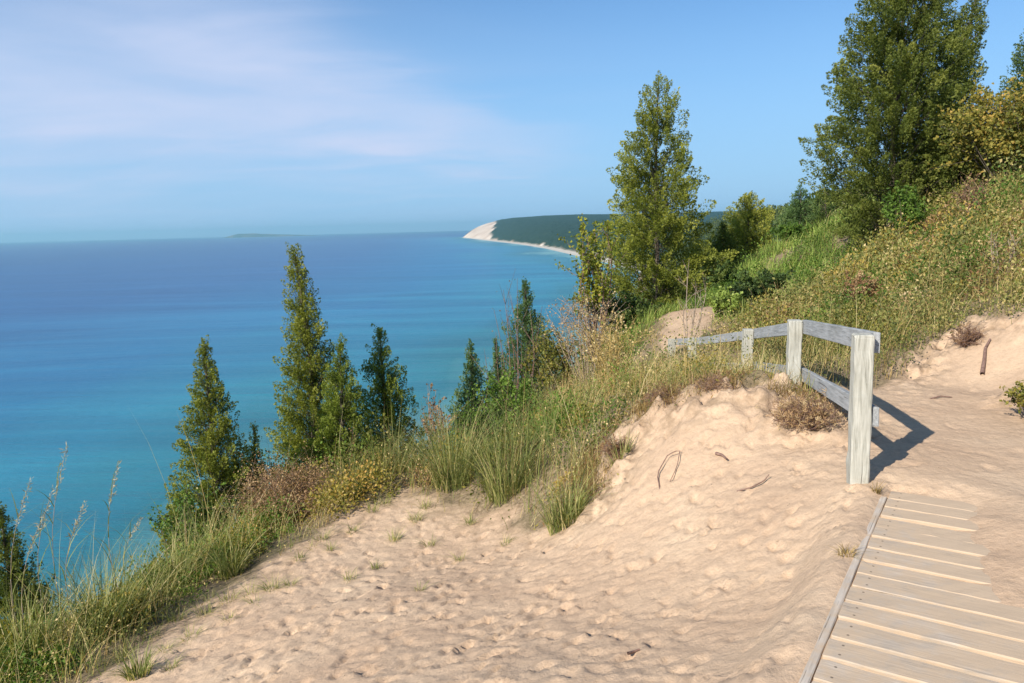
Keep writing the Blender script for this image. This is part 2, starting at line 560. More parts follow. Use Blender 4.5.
def shrub(name, label, cat, u, v, y, hw, hpx, seed, mat, group=None, n=1500, size=.05, tint=.5, stems=14, twig='bark', wid=.34, leafy=1.0, flat=.75, fan=None,
          spread=1.0, twr=.006, part='foliage'):
    """branching stems from one root, leaves clustered toward their ends; v is where its foot is seen, on ground at distance y"""
    r = np.random.default_rng(seed)
    n = int(n * 1.9); size = size * .72
    p = W(u, v, y)
    gx, gy = p[0], p[1]
    gz = float(height(gx, gy)) - .03
    top = W(u, v - hpx, y)[2]
    H = max(top - gz, .15)
    Rm = hw / FPX * y
    root = empty(name, (gx, gy, gz), label, cat, group)
    g0 = np.array([gx, gy, gz])
    pk = Pack(); PP = []; DD = []; TT = []
    for i in range(stems):
        az = r.uniform(0, 2 * math.pi); out = math.sqrt(r.uniform(0, 1)) * spread
        tip = g0 + np.array([math.cos(az) * out * Rm, math.sin(az) * out * Rm, H * (1 - flat * .45 * out ** 2) * r.uniform(.72, 1.02)])
        s = np.linspace(0, 1, 7)[:, None]
        base = g0 + np.array([math.cos(az), math.sin(az), 0]) * Rm * .12 * out
        bend = r.normal(0, .06, 3) * H
        path = base * (1 - s) + tip * s + np.sin(s * math.pi) * bend + np.array([0, 0, 1]) * np.sin(s * math.pi) * H * .1
        V, F = tube(path, twr * (1 - .8 * s[:, 0]) * (.5 + H * .5) + .0012, 4)
        pk.add(V, F)
        st = tint + r.normal(0, .14)
        for b in range(5):
            sb = r.uniform(.3, .9)
            k = int(sb * 6)
            pb = path[k]
            e = pb + r.normal(0, 1, 3) * np.array([.22, .22, .14]) * Rm * 1.2 + np.array([0, 0, .12 * H])
            sg = np.linspace(0, 1, 3)[:, None]
            V, F = tube(pb * (1 - sg) + e * sg, np.array([.5, .35, .15]) * twr * (.5 + H * .4) + .0008, 3)
            pk.add(V, F)
            m = max(2, int(n * leafy / stems / 6))
            f = r.uniform(.2, 1.1, (m, 1))
            PP.append(pb * (1 - f) + e * f + r.normal(0, .05, (m, 3)) * Rm)
            DD.append(r.normal(0, .6, (m, 3)) + np.array([0, 0, .5])); TT.append(st + r.normal(0, .15, m))
        m = max(2, int(n * leafy / stems / 6))
        f = r.integers(3, 7, m)
        PP.append(path[f] + r.normal(0, .06, (m, 3)) * Rm); DD.append(r.normal(0, .6, (m, 3)) + np.array([0, 0, .5])); TT.append(st + r.normal(0, .15, m))
    pk.build('branches', M[twig], root, True)
    if leafy > 0:
        P = np.concatenate(PP); D = np.concatenate(DD); T = np.concatenate(TT)
        S = size * r.uniform(.6, 1.25, len(P))
        ok = P[:, 2] > height(P[:, 0], P[:, 1])
        c = Pack(); c.add(*sprays(P[ok], D[ok], S[ok], np.clip(T[ok], 0, 1), wid, fan or [(0, 1.0), (.9, .8), (-.9, .8)], r))
        c.build(part, M[mat], root)
    return root


def clump(name, label, u, v, y, hw, hpx, seed, mat='marram', n=160, width=.007, group=None, tint=.45, lean=.45, cat='grass', xy=None):
    r = np.random.default_rng(seed)
    if xy is None:
        p = W(u, v, y); gx, gy = p[0], p[1]
    else:
        gx, gy = xy
    gz = float(height(gx, gy)) - .02
    H = hpx / FPX * y
    Rm = hw / FPX * y
    az = r.uniform(0, 6.283, n); rad = np.sqrt(r.uniform(0, 1, n)) * Rm * .45
    px, py = gx + np.cos(az) * rad, gy + np.sin(az) * rad
    P = np.stack([px, py, height(px, py) - .01], 1)
    az2 = az + r.normal(0, .7, n)
    D = np.stack([np.cos(az2), np.sin(az2)], 1) * (r.uniform(.05, 1.25, n) * lean)[:, None] * 1.35
    pk = Pack(); pk.add(*blades(P, H * r.uniform(.3, 1.1, n), D, tint + r.normal(0, .27, n), width * r.uniform(.6, 1.2, n), 5, .6, r))
    me = pk.build(name, M[mat])
    # origin to the tuft's foot
    me.data.transform(Matrix.Translation(Vector((-gx, -gy, -gz))))
    me.location = (gx, gy, gz)
    return tag(me, label, cat, group)


# ------------------------------------------------------------------ ground mesh
def axis(lo, hi, f0, f1, fine, growth=1.12, cap=60):
    mid = list(np.arange(f0, f1 + 1e-6, fine))
    a = []; x = f0; st = fine
    while x > lo:
        st = min(st * growth, cap); x -= st; a.append(x)
    b = []; x = mid[-1]; st = fine
    while x < hi:
        st = min(st * growth, cap); x += st; b.append(x)
    return np.array(a[::-1] + mid + b)


def grid_faces(nx, ny):
    i = np.arange(nx - 1)[None, :]; j = np.arange(ny - 1)[:, None]
    a = j * nx + i
    return np.stack([a, a + 1, a + nx + 1, a + nx], -1).reshape(-1, 4)


xs = axis(-420, 700, -4.2, 5.4, .026, 1.06)
ys = axis(-160, 1600, 2.3, 8.2, .026, 1.05)
X, Y = np.meshgrid(xs, ys)
Z = height(X, Y)
SD = sand_sd(X, Y)
sandm = sstep(-.12, .10, SD + .27 * fbm(X * 2.3, Y * 2.3, 31) + .05 * fbm(X * 9, Y * 9, 33))
near = 1 - sstep(12, 30, np.hypot(X, Y))
# broad unevenness
Z = Z + .02 * near * fbm(X * .9, Y * .9, 3, 3) * sstep(.15, .8, (1 - np.exp(-np.hypot(X - 2, Y - 3.2) ** 2 / 3)))
T_ = (X - BW0[0]) * BN[0] + (Y - BW0[1]) * BN[1]
S_ = (X - BW0[0]) * BD[0] + (Y - BW0[1]) * BD[1]
off_board = 1 - (sstep(-.12, .0, T_) * (1 - sstep(1.5, 1.8, T_)) * (1 - sstep(2.1, 2.3, S_)))
trail = sstep(-.1, .2, T_)                # smoother, trodden sand right of the boardwalk's left edge
# footprints
fr = np.random.default_rng(11)
FP = np.zeros_like(Z)


def dent(cx, cy, ang, L, Wd, dep):
    x0, x1 = np.searchsorted(xs, [cx - L * 2, cx + L * 2]); y0, y1 = np.searchsorted(ys, [cy - L * 2, cy + L * 2])
    if x1 - x0 < 2 or y1 - y0 < 2: return
    xx, yy = X[y0:y1, x0:x1] - cx, Y[y0:y1, x0:x1] - cy
    a = (xx * math.cos(ang) + yy * math.sin(ang)) / L; b = (-xx * math.sin(ang) + yy * math.cos(ang)) / Wd
    rr = np.sqrt(a * a + b * b + .35 * a * b * b)
    FP[y0:y1, x0:x1] += -dep * (1 - sstep(.55, 1.05, rr)) * (1 + .6 * a) + dep * .45 * np.exp(-((rr - 1.22) / .22) ** 2) * (1 + .8 * np.sin(3 * np.arctan2(b, a) + cx * 9))


for k in range(950):
    cx, cy = fr.uniform(-3.2, 2.4), fr.uniform(2.4, 7.6)
    if poly_sd(np.array([cx]), np.array([cy]), sand_poly)[0] < .2: continue
    dent(cx, cy, fr.uniform(.6, 2.4), fr.uniform(.045, .11), fr.uniform(.028, .05), fr.uniform(.006, .020))
for k in range(120):
    cx, cy = fr.uniform(2.2, 5.2), fr.uniform(3.6, 7.0)
    dent(cx, cy, fr.normal(1.1, .4), fr.uniform(.09, .14), fr.uniform(.04, .055), fr.uniform(.003, .009))
Z = Z + FP * off_board * sandm
lump = fbm(X * 9, Y * 9, 41, 4, .6)
ridg = 1 - np.abs(fbm(X * 3.2, Y * 5.0, 43, 4))
streak = np.abs(fbm((X * .7 + Y * .7) * 11, (X * .7 - Y * .7) * 4.2, 47, 4, .6))
amp = np.where(trail > .5, .004, .0095)
Z = Z + off_board * sandm * near * (amp * lump + amp * .8 * (ridg - .8) - amp * 1.1 * (1 - sstep(0, .22, streak)) + amp * .35 * fbm(X * 17, Y * 17, 49, 2))
# eroded bank under the grass lip
bank = np.exp(-((poly_sd(X, Y, sand_poly) - .18) / .34) ** 2) * sstep(.2, .9, X) * (1 - sstep(2.5, 2.9, X)) * (Y > 5)
bank2 = np.exp(-((poly_sd(X, Y, sand_poly) - .12) / .3) ** 2) * sstep(3.6, 4.2, X) * (Y > 6)
Z = Z + (bank + bank2) * (.15 * fbm(X * 4.5, Y * 4.5, 51, 4, .6) + .12 * (np.abs(fbm(X * 7, Y * 7, 53, 3)) - .15) + .02)
veg_soft = (1 - sandm) * near
Z = Z + veg_soft * .05 * fbm(X * 3, Y * 3, 61, 3)
V = np.stack([X, Y, Z], -1).reshape(-1, 3)


def make_ground_mat():
    m, nt, out = newmat('sand_and_soil')
    pos = objco(nt)
    n1 = noise(nt, 1.1, 5, .6, pos); n2 = noise(nt, 26, 5, .65, pos); n3 = noise(nt, 260, 3, .7, pos); n4 = noise(nt, 7, 5, .65, pos)
    sandc = ramp(nt, [(.3, (.51, .352, .228)), (.55, (.57, .405, .265)), (.75, (.63, .465, .31))], n1.outputs['Fac'])
    g = ramp(nt, [(.25, (.80, .78, .75)), (.5, (1, 1, 1)), (.8, (1.12, 1.11, 1.1))], n2.outputs['Fac'])
    c = mixc(nt, .75, sandc.outputs[0], g.outputs[0], 'MULTIPLY')
    g3 = ramp(nt, [(.25, (.72, .70, .66)), (.55, (1, 1, 1)), (.8, (1.15, 1.13, 1.1))], n3.outputs['Fac'])
    c = mixc(nt, .6, c, g3.outputs[0], 'MULTIPLY')
    # dark specks of litter
    v = nt.nodes.new('ShaderNodeTexVoronoi'); v.inputs['Scale'].default_value = 14; nt.links.new(pos, v.inputs['Vector'])
    sp = math_(nt, 'LESS_THAN', v.outputs['Distance'], .07)
    sp = math_(nt, 'MULTIPLY', sp, math_(nt, 'GREATER_THAN', n4.outputs['Fac'], .55))
    c = mixc(nt, math_(nt, 'MULTIPLY', sp, .65), c, (.13, .09, .055))
    # litter near the plants and on eroded banks
    lit = math_(nt, 'MULTIPLY', attr(nt, 'litter'), ramp(nt, [(.42, (0, 0, 0)), (.62, (1, 1, 1))], n4.outputs['Fac']).outputs[0])
    c = mixc(nt, math_(nt, 'MULTIPLY', lit, .75), c, (.24, .165, .10))
    soil = ramp(nt, [(.3, (.11, .082, .045)), (.5, (.24, .175, .105)), (.72, (.42, .31, .20))], n2.outputs['Fac'])
    soil2 = mixc(nt, ramp(nt, [(.45, (0, 0, 0)), (.7, (1, 1, 1))], n1.outputs['Fac']).outputs[0], soil.outputs[0], (.15, .125, .06))
    soil2 = mixc(nt, attr(nt, 'wooded'), soil2, (.035, .052, .018))
    c = mixc(nt, attr(nt, 'sand'), soil2, c)
    p = nt.nodes.new('ShaderNodeBsdfPrincipled')
    p.inputs['Roughness'].default_value = .95; p.inputs['Specular IOR Level'].default_value = .15
    nt.links.new(c, p.inputs['Base Color'])
    b1 = nt.nodes.new('ShaderNodeBump'); b1.inputs['Strength'].default_value = .55; b1.inputs['Distance'].default_value = .02
    nt.links.new(n2.outputs['Fac'], b1.inputs['Height'])
    b2 = nt.nodes.new('ShaderNodeBump'); b2.inputs['Strength'].default_value = .35; b2.inputs['Distance'].default_value = .003
    nt.links.new(n3.outputs['Fac'], b2.inputs['Height']); nt.links.new(b1.outputs[0], b2.inputs['Normal'])
    nt.links.new(b2.outputs[0], p.inputs['Normal'])
    nt.links.new(p.outputs[0], out.inputs['Surface'])
    return m


# bare beach at the lake
beach = sstep(WATER + 6, WATER + 2, Z)
litter = np.clip(np.exp(-((SD) / .35) ** 2) * .9 * (Y > 2.5) + (bank + bank2) * 1.0, 0, 1)
M['ground'] = make_ground_mat()
g = mesh('ground', V, grid_faces(len(xs), len(ys)), M['ground'], None, None, True, {'sand': np.maximum(sandm, beach).ravel(), 'litter': litter.ravel(), 'wooded': (sstep(26, 40, np.hypot(X, Y))).ravel()})
tag(g, 'sandy bluff top with footprints, falling away to the lake', None, None, 'structure')
del V

# ------------------------------------------------------------------ lake
def make_lake():
    xs_ = np.unique(np.concatenate([axis(-30000, 9000, -1200, 500, 14, 1.10, 1500)]))
    ys_ = axis(-6000, 32000, 100, 2500, 22, 1.045, 1500)
    X_, Y_ = np.meshgrid(xs_, ys_)
    # distance off shore (shelf depth)
    sy = np.linspace(-2000, 12000, 500)
    sx = shore_x(sy)
    D_ = np.full(X_.shape, 1e9)
    for a, b in zip(sx, sy):
        D_ = np.minimum(D_, np.hypot(X_ - a, Y_ - b))
    V_ = np.stack([X_, Y_, np.full_like(X_, WATER)], -1).reshape(-1, 3)
    m, nt, out = newmat('lake_water')
    pos = objco(nt)
    sd = attr(nt, 'offshore')
    mp = nt.nodes.new('ShaderNodeMapping'); mp.inputs['Rotation'].default_value = (0, 0, R(-18)); mp.inputs['Scale'].default_value = (1.6, .22, 1)
    nt.links.new(pos, mp.inputs[0])
    n = noise(nt, .009, 4, .55, mp.outputs[0], .6)
    nb = noise(nt, .0018, 3, .5, pos)
    wob = math_(nt, 'MULTIPLY', math_(nt, 'SUBTRACT', n.outputs['Fac'], .5), 170)
    wob2 = math_(nt, 'MULTIPLY', math_(nt, 'SUBTRACT', nb.outputs['Fac'], .5), 420)
    d = math_(nt, 'ADD', math_(nt, 'ADD', sd, wob), wob2)
    lg = math_(nt, 'DIVIDE', math_(nt, 'MAXIMUM', d, 0), 2600, True)
    r = ramp(nt, [(0, (.16, .34, .31)), (.03, (.022, .165, .20)), (.08, (.021, .20, .295)), (.17, (.014, .155, .30)), (.36, (.012, .10, .25)), (.75, (.004, .082, .225)), (1, (.002, .072, .205))], lg)
    # wind streaks of ruffled water
    mp2 = nt.nodes.new('ShaderNodeMapping'); mp2.inputs['Rotation'].default_value = (0, 0, R(14)); mp2.inputs['Scale'].default_value = (.25, 1.9, 1)
    nt.links.new(pos, mp2.inputs[0])
    n5 = noise(nt, .006, 6, .62, mp2.outputs[0], .8)
    st = ramp(nt, [(.34, (.66, .74, .80)), (.5, (1, 1, 1)), (.66, (1.6, 1.38, 1.22))], n5.outputs['Fac'])
    c = mixc(nt, .8, r.outputs[0], st.outputs[0], 'MULTIPLY')
    p = nt.nodes.new('ShaderNodeBsdfPrincipled')
    p.inputs['Roughness'].default_value = .28
    p.inputs['IOR'].default_value = 1.33
    p.inputs['Specular IOR Level'].default_value = .32
    nt.links.new(c, p.inputs['Base Color'])
    n3 = noise(nt, .5, 4, .6, mp2.outputs[0], .3); n4 = noise(nt, .05, 3, .5, mp2.outputs[0])
    b = nt.nodes.new('ShaderNodeBump'); b.inputs['Strength'].default_value = .8; b.inputs['Distance'].default_value = .9
    nt.links.new(math_(nt, 'ADD', n3.outputs['Fac'], math_(nt, 'MULTIPLY', n4.outputs['Fac'], 2.0)), b.inputs['Height'])
    nt.links.new(b.outputs[0], p.inputs['Normal'])
    nt.links.new(p.outputs[0], out.inputs['Surface'])
    o = mesh('lake', V_, grid_faces(len(xs_), len(ys_)), m, None, None, True, {'offshore': D_.ravel()})
    tag(o, 'blue lake turning turquoise over the shallows near shore', None, None, 'structure')


make_lake()

# ------------------------------------------------------------------ far hills and headland
def make_hills():
    rows = np.unique(np.concatenate([np.arange(1500, _ty - 200, 60), np.arange(_ty - 200, _ty + 500, 25), np.arange(_ty + 500, _ty + 3000, 120)]))
    d = np.array([-40, -8, 6, 18, 30, 45, 60, 80, 105, 130, 160, 190, 220, 255, 290, 330, 370, 410, 460, 520, 600, 700, 850, 1000, 1250, 1500, 1900, 2400, 3000, 3800, 4800, 6000.])
    d = np.unique(np.concatenate([d, np.arange(50, 700, 18.)]))
    Yh, Dh = np.meshgrid(rows, d, indexing='ij')
    Xh = shore_x(Yh) + Dh
    P = np.interp(Yh / _ty, [.15, .26, .43, .58, .71, .81, .90, 1.0, 1.3], np.array([55, 60, 75, 120, 165, 210, 235, 240, 200]) * _ty / 9400)
    inl = np.interp(Dh, [0, 400, 3000, 6000], [1, 1, .93, .9])
    P = P * inl + 6 * fbm(Xh / 420, Yh / 420, 81, 4) + 8 * fbm(Xh / 1500, Yh / 1500, 83, 2)
    beachw = np.interp(Yh, [1500, 6000, 9400, 12500], [40, 46, 20, 16])
    slope = np.interp(Yh, [1500, 5000, 8000, 9300], [.35, .35, .42, .46])
    rise = np.maximum(Dh - beachw, 0) * slope
    gully = 1 + .10 * (fbm(Yh / 90, Dh / 600, 91, 3)) * sstep(30, 120, Dh)
    Zh = WATER + np.where(Dh < 0, Dh * .1, np.minimum(Dh, beachw) * .07) + P * (1 - np.exp(-rise * gully / np.maximum(P, 1) * 2.0))
    # trees roughen the canopy
    bare = (1 - sstep(-14, 14, Dh - np.interp(Yh, np.array([-8000, -2800, -2350, -1700, -900, 0, 3000]) + _ty, [20, 40, 70, 150, 300, 420, 500]) + 46 * fbm(Yh / 140, Dh / 140, 95, 3)))
    bare = np.maximum(bare, 1 - sstep(beachw - 6, beachw + 6, Dh))
    Zh += (1 - bare) * (9 * (vnoise(Xh / 26, Yh / 26, 97)))
    Vv = np.stack([Xh, Yh, Zh], -1).reshape(-1, 3)
    m, nt, out = newmat('forest_and_dune')
    pos = objco(nt)
    n = noise(nt, .03, 5, .6, pos); n2 = noise(nt, .006, 4, .6, pos)
    mpg = nt.nodes.new('ShaderNodeMapping'); mpg.inputs['Scale'].default_value = (.25, 1, .25); nt.links.new(pos, mpg.inputs[0])
    n3 = noise(nt, .022, 4, .6, mpg.outputs[0])
    fo = ramp(nt, [(.3, (.014, .034, .024)), (.7, (.034, .062, .038))], n.outputs['Fac'])
    du = ramp(nt, [(.38, (.34, .235, .155)), (.48, (.55, .42, .31)), (.56, (.70, .60, .48))], n3.outputs['Fac'])
    du2 = mixc(nt, attr(nt, 'beach'), du.outputs[0], (.52, .47, .39))
    c = mixc(nt, attr(nt, 'bare'), fo.outputs[0], du2)
    p = nt.nodes.new('ShaderNodeBsdfPrincipled'); p.inputs['Roughness'].default_value = 1; p.inputs['Specular IOR Level'].default_value = 0
    nt.links.new(c, p.inputs['Base Color'])
    nt.links.new(p.outputs[0], out.inputs['Surface'])
    bea = (1 - sstep(beachw - 6, beachw + 6, Dh))
    o = mesh('hills', Vv, grid_faces(len(d), len(rows)), m, None, None, False, {'bare': bare.ravel(), 'beach': bea.ravel()})
    tag(o, 'wooded headland with a bare dune face and pale beach', None, None, 'structure')
    # the island on the horizon
    u_ = np.linspace(0, 1, 60); w_ = np.linspace(0, 1, 14)
    U, Wd = np.meshgrid(u_, w_)
    a, b = W(221, 234, 24000), W(312, 232, 24000)
    Xi = a[0] + (b[0] - a[0]) * U; Yi = 24000 + Wd * 1600
    prof = np.interp(U, [0, .04, .12, .3, .55, .8, 1], [0, 60, 125, 110, 70, 35, 0])
    Zi = WATER - 2 + prof * np.sin(np.clip(Wd * 1.15, 0, 1) * math.pi) ** .5 * (1 + .12 * fbm(U * 14, Wd * 4, 99))
    m2, nt, out = newmat('island_forest')
    p = nt.nodes.new('ShaderNodeBsdfPrincipled'); p.inputs['Roughness'].default_value = 1
    pos = objco(nt)
    c = mixc(nt, ramp(nt, [(.45, (0, 0, 0)), (.6, (1, 1, 1))], noise(nt, .002, 3, .5, pos).outputs['Fac']).outputs[0], (.03, .055, .025), (.16, .15, .10))
    nt.links.new(c, p.inputs['Base Color']); nt.links.new(p.outputs[0], out.inputs['Surface'])
    o = mesh('island', np.stack([Xi, Yi, Zi], -1).reshape(-1, 3), grid_faces(60, 14), m2, None, None, True)
    tag(o, 'low faint island on the lake horizon', None, None, 'structure')


make_hills()

# ------------------------------------------------------------------ boardwalk and fence
def wood(name, light, dark, dusty=False):
    m, nt, out = newmat(name)
    tc = nt.nodes.new('ShaderNodeTexCoord')
    at = nt.nodes.new('ShaderNodeAttribute'); at.attribute_name = 'grain'
    mp = nt.nodes.new('ShaderNodeMapping'); mp.inputs['Scale'].default_value = (1, 1, 1)
    nt.links.new(at.outputs['Vector'], mp.inputs[0])
    mp.inputs['Scale'].default_value = (.9, 14, 14)
    n = noise(nt, 5, 6, .65, mp.outputs[0], .5)
    mp3 = nt.nodes.new('ShaderNodeMapping'); mp3.inputs['Scale'].default_value = (1, 2.5, 2.5); nt.links.new(at.outputs['Vector'], mp3.inputs[0])
    nblot = noise(nt, 3, 4, .6, mp3.outputs[0])
    r = ramp(nt, [(.28, dark), (.42, tuple((a * .45 + b * .55) for a, b in zip(dark, light))), (.62, light), (.85, tuple(min(1, a * 1.25) for a in light))], n.outputs['Fac'])
    bl = ramp(nt, [(.3, (.72, .72, .70)), (.6, (1, 1, 1)), (.8, (1.12, 1.12, 1.12))], nblot.outputs['Fac'])
    c = mixc(nt, .8, r.outputs[0], bl.outputs[0], 'MULTIPLY')
    mpc = nt.nodes.new('ShaderNodeMapping'); mpc.inputs['Scale'].default_value = (.5, 22, 22); nt.links.new(at.outputs['Vector'], mpc.inputs[0])
    nc = noise(nt, 3, 3, .5, mpc.outputs[0], .3)
    crack = math_(nt, 'LESS_THAN', nc.outputs['Fac'], .31)
    c = mixc(nt, math_(nt, 'MULTIPLY', crack, .7), c, (.06, .05, .04))
    if dusty:
        pos = objco(nt)
        nd = noise(nt, 9, 5, .65, pos)
        f = math_(nt, 'ADD', attr(nt, 'dust'), math_(nt, 'MULTIPLY', math_(nt, 'SUBTRACT', nd.outputs['Fac'], .5), 1.5))
        f = ramp(nt, [(.35, (0, 0, 0)), (.7, (1, 1, 1))], f).outputs[0]
        f = math_(nt, 'MULTIPLY', f, .9)
        c = mixc(nt, f, c, (.52, .385, .255))
        dx = math_(nt, 'SUBTRACT', math_(nt, 'ABSOLUTE', attr(nt, 'across')), .036)
        dl = math_(nt, 'SUBTRACT', attr(nt, 'along'), .055)
        nail = math_(nt, 'LESS_THAN', math_(nt, 'ADD', math_(nt, 'MULTIPLY', dx, dx), math_(nt, 'MULTIPLY', dl, dl)), .000028)
        c = mixc(nt, math_(nt, 'MULTIPLY', nail, .75), c, (.10, .07, .05))
    p = nt.nodes.new('ShaderNodeBsdfPrincipled')
    p.inputs['Roughness'].default_value = .85; p.inputs['Specular IOR Level'].default_value = .2
    nt.links.new(c, p.inputs['Base Color'])
    b = nt.nodes.new('ShaderNodeBump'); b.inputs['Strength'].default_value = .6; b.inputs['Distance'].default_value = .004
    nt.links.new(math_(nt, 'SUBTRACT', n.outputs['Fac'], math_(nt, 'MULTIPLY', crack, .6)), b.inputs['Height'])
    nt.links.new(b.outputs[0], p.inputs['Normal'])
    nt.links.new(p.outputs[0], out.inputs['Surface'])
    return m


M['board'] = wood('weathered_deck_board', (.55, .45, .345), (.35, .28, .21), True)
M['post'] = wood('weathered_whitened_post', (.53, .51, .43), (.22, .21, .165))
M['edge'] = wood('weathered_edge_board', (.62, .53, .43), (.42, .35, .28), True)
M['rail'] = wood('weathered_grey_rail', (.40, .405, .395), (.16, .165, .16))


def plank(name, a, b, w, h, up, mat, parent, bev=.004, segs=20, jit=.0008, dustf=None, seed=0, offs=0.0):
    """bevelled beam from a to b; w along side, h along up"""
    r = np.random.default_rng(seed)
    a, b, up = np.array(a, float), np.array(b, float), np.array(up, float)
    ax = unit(b - a); side = unit(np.cross(ax, up)); up = np.cross(side, ax)
    L = np.linalg.norm(b - a)
    hw, hh = w / 2, h / 2
    ring = [(-hw + bev, -hh), (hw - bev, -hh), (hw, -hh + bev), (hw, hh - bev), (hw - bev, hh), (0, hh), (-hw + bev, hh), (-hw, hh - bev), (-hw, -hh + bev)]
    k = len(ring)
    st = np.concatenate([[0, bev / L], np.linspace(.02, .98, segs - 1), [1 - bev / L, 1]])
    Vv = []; G = []; Du = []
    for i, s in enumerate(st):
        sh = 1 - (bev / hw if i in (0, len(st) - 1) else 0)
        wob = r.normal(0, jit, (k, 2))
        for j, (x, z) in enumerate(ring):
            p = a + ax * L * s + side * (x * sh + wob[j, 0]) + up * (z * (sh if sh < 1 else 1) + wob[j, 1])
            Vv.append(p); G.append((L * s + offs, x + offs * 3.7, z))
            Du.append(dustf(L * s) if dustf else 0)
    F = []
    for i in range(len(st) - 1):
        for j in range(k):
            F.append((i * k + j, i * k + (j + 1) % k, (i + 1) * k + (j + 1) % k, (i + 1) * k + j))
    Vv = np.array(Vv)
    caps = [np.array([list(range(k))[::-1]]), np.array([[(len(st) - 1) * k + j for j in range(k)]])]
    o = mesh(name, Vv, [np.array(F)] + caps, mat, parent, None, False, {'dust': Du, 'along': np.array(G)[:, 0] - offs, 'across': np.array(G)[:, 1] - offs * 3.7})
    at = o.data.attributes.new('grain', 'FLOAT_VECTOR', 'POINT')
    at.data.foreach_set('vector', np.array(G, np.float32).ravel())
    return o


br = random.Random(4)
bw = empty('boardwalk', (BW0[0] + BN[0] * .6, BW0[1] + BN[1] * .6, -.04), 'weathered plank boardwalk half buried by drifted sand at lower right', 'boardwalk')
s = -5.2
k = 0
while s < 2.10:
    wd = .138 + br.uniform(-.004, .004)
    c0 = BW0 + BD * (s + wd / 2)
    z = -.02 + br.uniform(-.003, .003)
    e0 = c0 + BN * (.038 + br.uniform(0, .005)) + BD * br.uniform(-.004, .004)
    e1 = c0 + BN * (1.45 + br.uniform(-.02, .02)) + BD * br.uniform(-.006, .006)
    smid = s
    thr = float(np.interp(smid, [-3, 0, .8, 1.5, 2.1], [1.25, 1.05, .72, .52, .28]))
    plank('board', (*e0, z), (*e1, z + br.uniform(-.002, .002)), wd, .038, (0, 0, 1), M['board'], bw, .004, 26, .0008,
          lambda l, thr=thr: .60 + .40 * min(max((l - thr + .45) / .45, 0), 1), seed=k, offs=k * 1.37)
    s += wd + br.uniform(.012, .022)
    k += 1
plank('edge_board', (*(BW0 + BD * -5.2 + BN * .017), -.040), (*(BW0 + BD * -.15 + BN * .017), -.040), .034, .07, (0, 0, 1), M['edge'], bw, .004, 24, .0006, lambda l: .45, seed=301)
plank('edge_board', (*(BW0 + BD * -.14 + BN * .017), -.040), (*(BW0 + BD * 2.12 + BN * .017), -.043), .034, .07, (0, 0, 1), M['edge'], bw, .004, 24, .0006, lambda l: .45, seed=302, offs=9)

# fence: posts (where, top seen at, width), rails on the trail side
posts = [((863, 334), 4.4, .108), ((795, 320), 6.7, .115), ((748, 329), 9.4, .12), ((692, 338), 12.2, .12), ((672, 339), 13.6, .12)]
tops = [W(*p[0], p[1]) for p in posts]
fence = empty('fence', (tops[0][0], tops[0][1], float(height(tops[0][0], tops[0][1]))), 'weathered wooden post and rail fence beside the boardwalk end', 'fence')
for i, (t_, pz) in enumerate(zip(tops, posts)):
    gz = min(float(height(t_[0], t_[1])) - .12, t_[2] - .9)
    leanx = [-.01, .0, .01, -.02, .02][i]
    dirn = unit(tops[min(i + 1, 4)][:2] - tops[max(i - 1, 0)][:2])
    plank('post', (t_[0] - leanx, t_[1], gz), (t_[0], t_[1], t_[2]), pz[2], pz[2], (*dirn, 0), M['post'], fence, .007, 16, .0018, seed=400 + i, offs=i * 2.9)


def rail(i, j, da, db, h, seed, ext0=.0, ext1=.0, side=.085):
    a, b = tops[i].copy(), tops[j].copy()
    d = unit(b[:2] - a[:2])
    n_ = np.array([d[1], -d[0]])
    a[:2] += n_ * side - d * ext0; b[:2] += n_ * side + d * ext1
    a[2] -= da; b[2] -= db
    plank('rail', a, b, .04, h, (0, 0, 1), M['rail'], fence, .004, 18, .0007, seed=seed, offs=seed * .77)


rail(0, 1, .055, .06, .125, 501, -.02, -.004)
rail(1, 2, .065, .06, .125, 502, -.0, -.004)
rail(2, 3, .07, .06, .12, 503, .0, -.004)
rail(3, 4, .07, .06, .12, 504, .0, .05)
rail(0, 1, .50, .50, .12, 505, .03, -.004)
rail(1, 2, .50, .48, .12, 506, .0, .0)
rail(2, 3, .50, .48, .12, 507, .0, .0)

# ------------------------------------------------------------------ world, sun, haze
SUN_EL = R(34)
SUNDIR = np.array([-.69, -.72])       # towards the sun, on the ground plane
w = bpy.data.worlds.new('World'); scene.world = w; w.use_nodes = True
nt = w.node_tree
nt.nodes.clear()
wo = nt.nodes.new('ShaderNodeOutputWorld'); bg = nt.nodes.new('ShaderNodeBackground')
sky = nt.nodes.new('ShaderNodeTexSky'); sky.sky_type = 'NISHITA'; sky.sun_disc = False
sky.sun_elevation = SUN_EL
az = math.atan2(SUNDIR[0], SUNDIR[1])
sky.sun_rotation = az
sky.altitude = 200; sky.air_density = 1.0; sky.dust_density = .6; sky.ozone_density = 2.5
bg.inputs['Strength'].default_value = .105
tc = nt.nodes.new('ShaderNodeTexCoord')
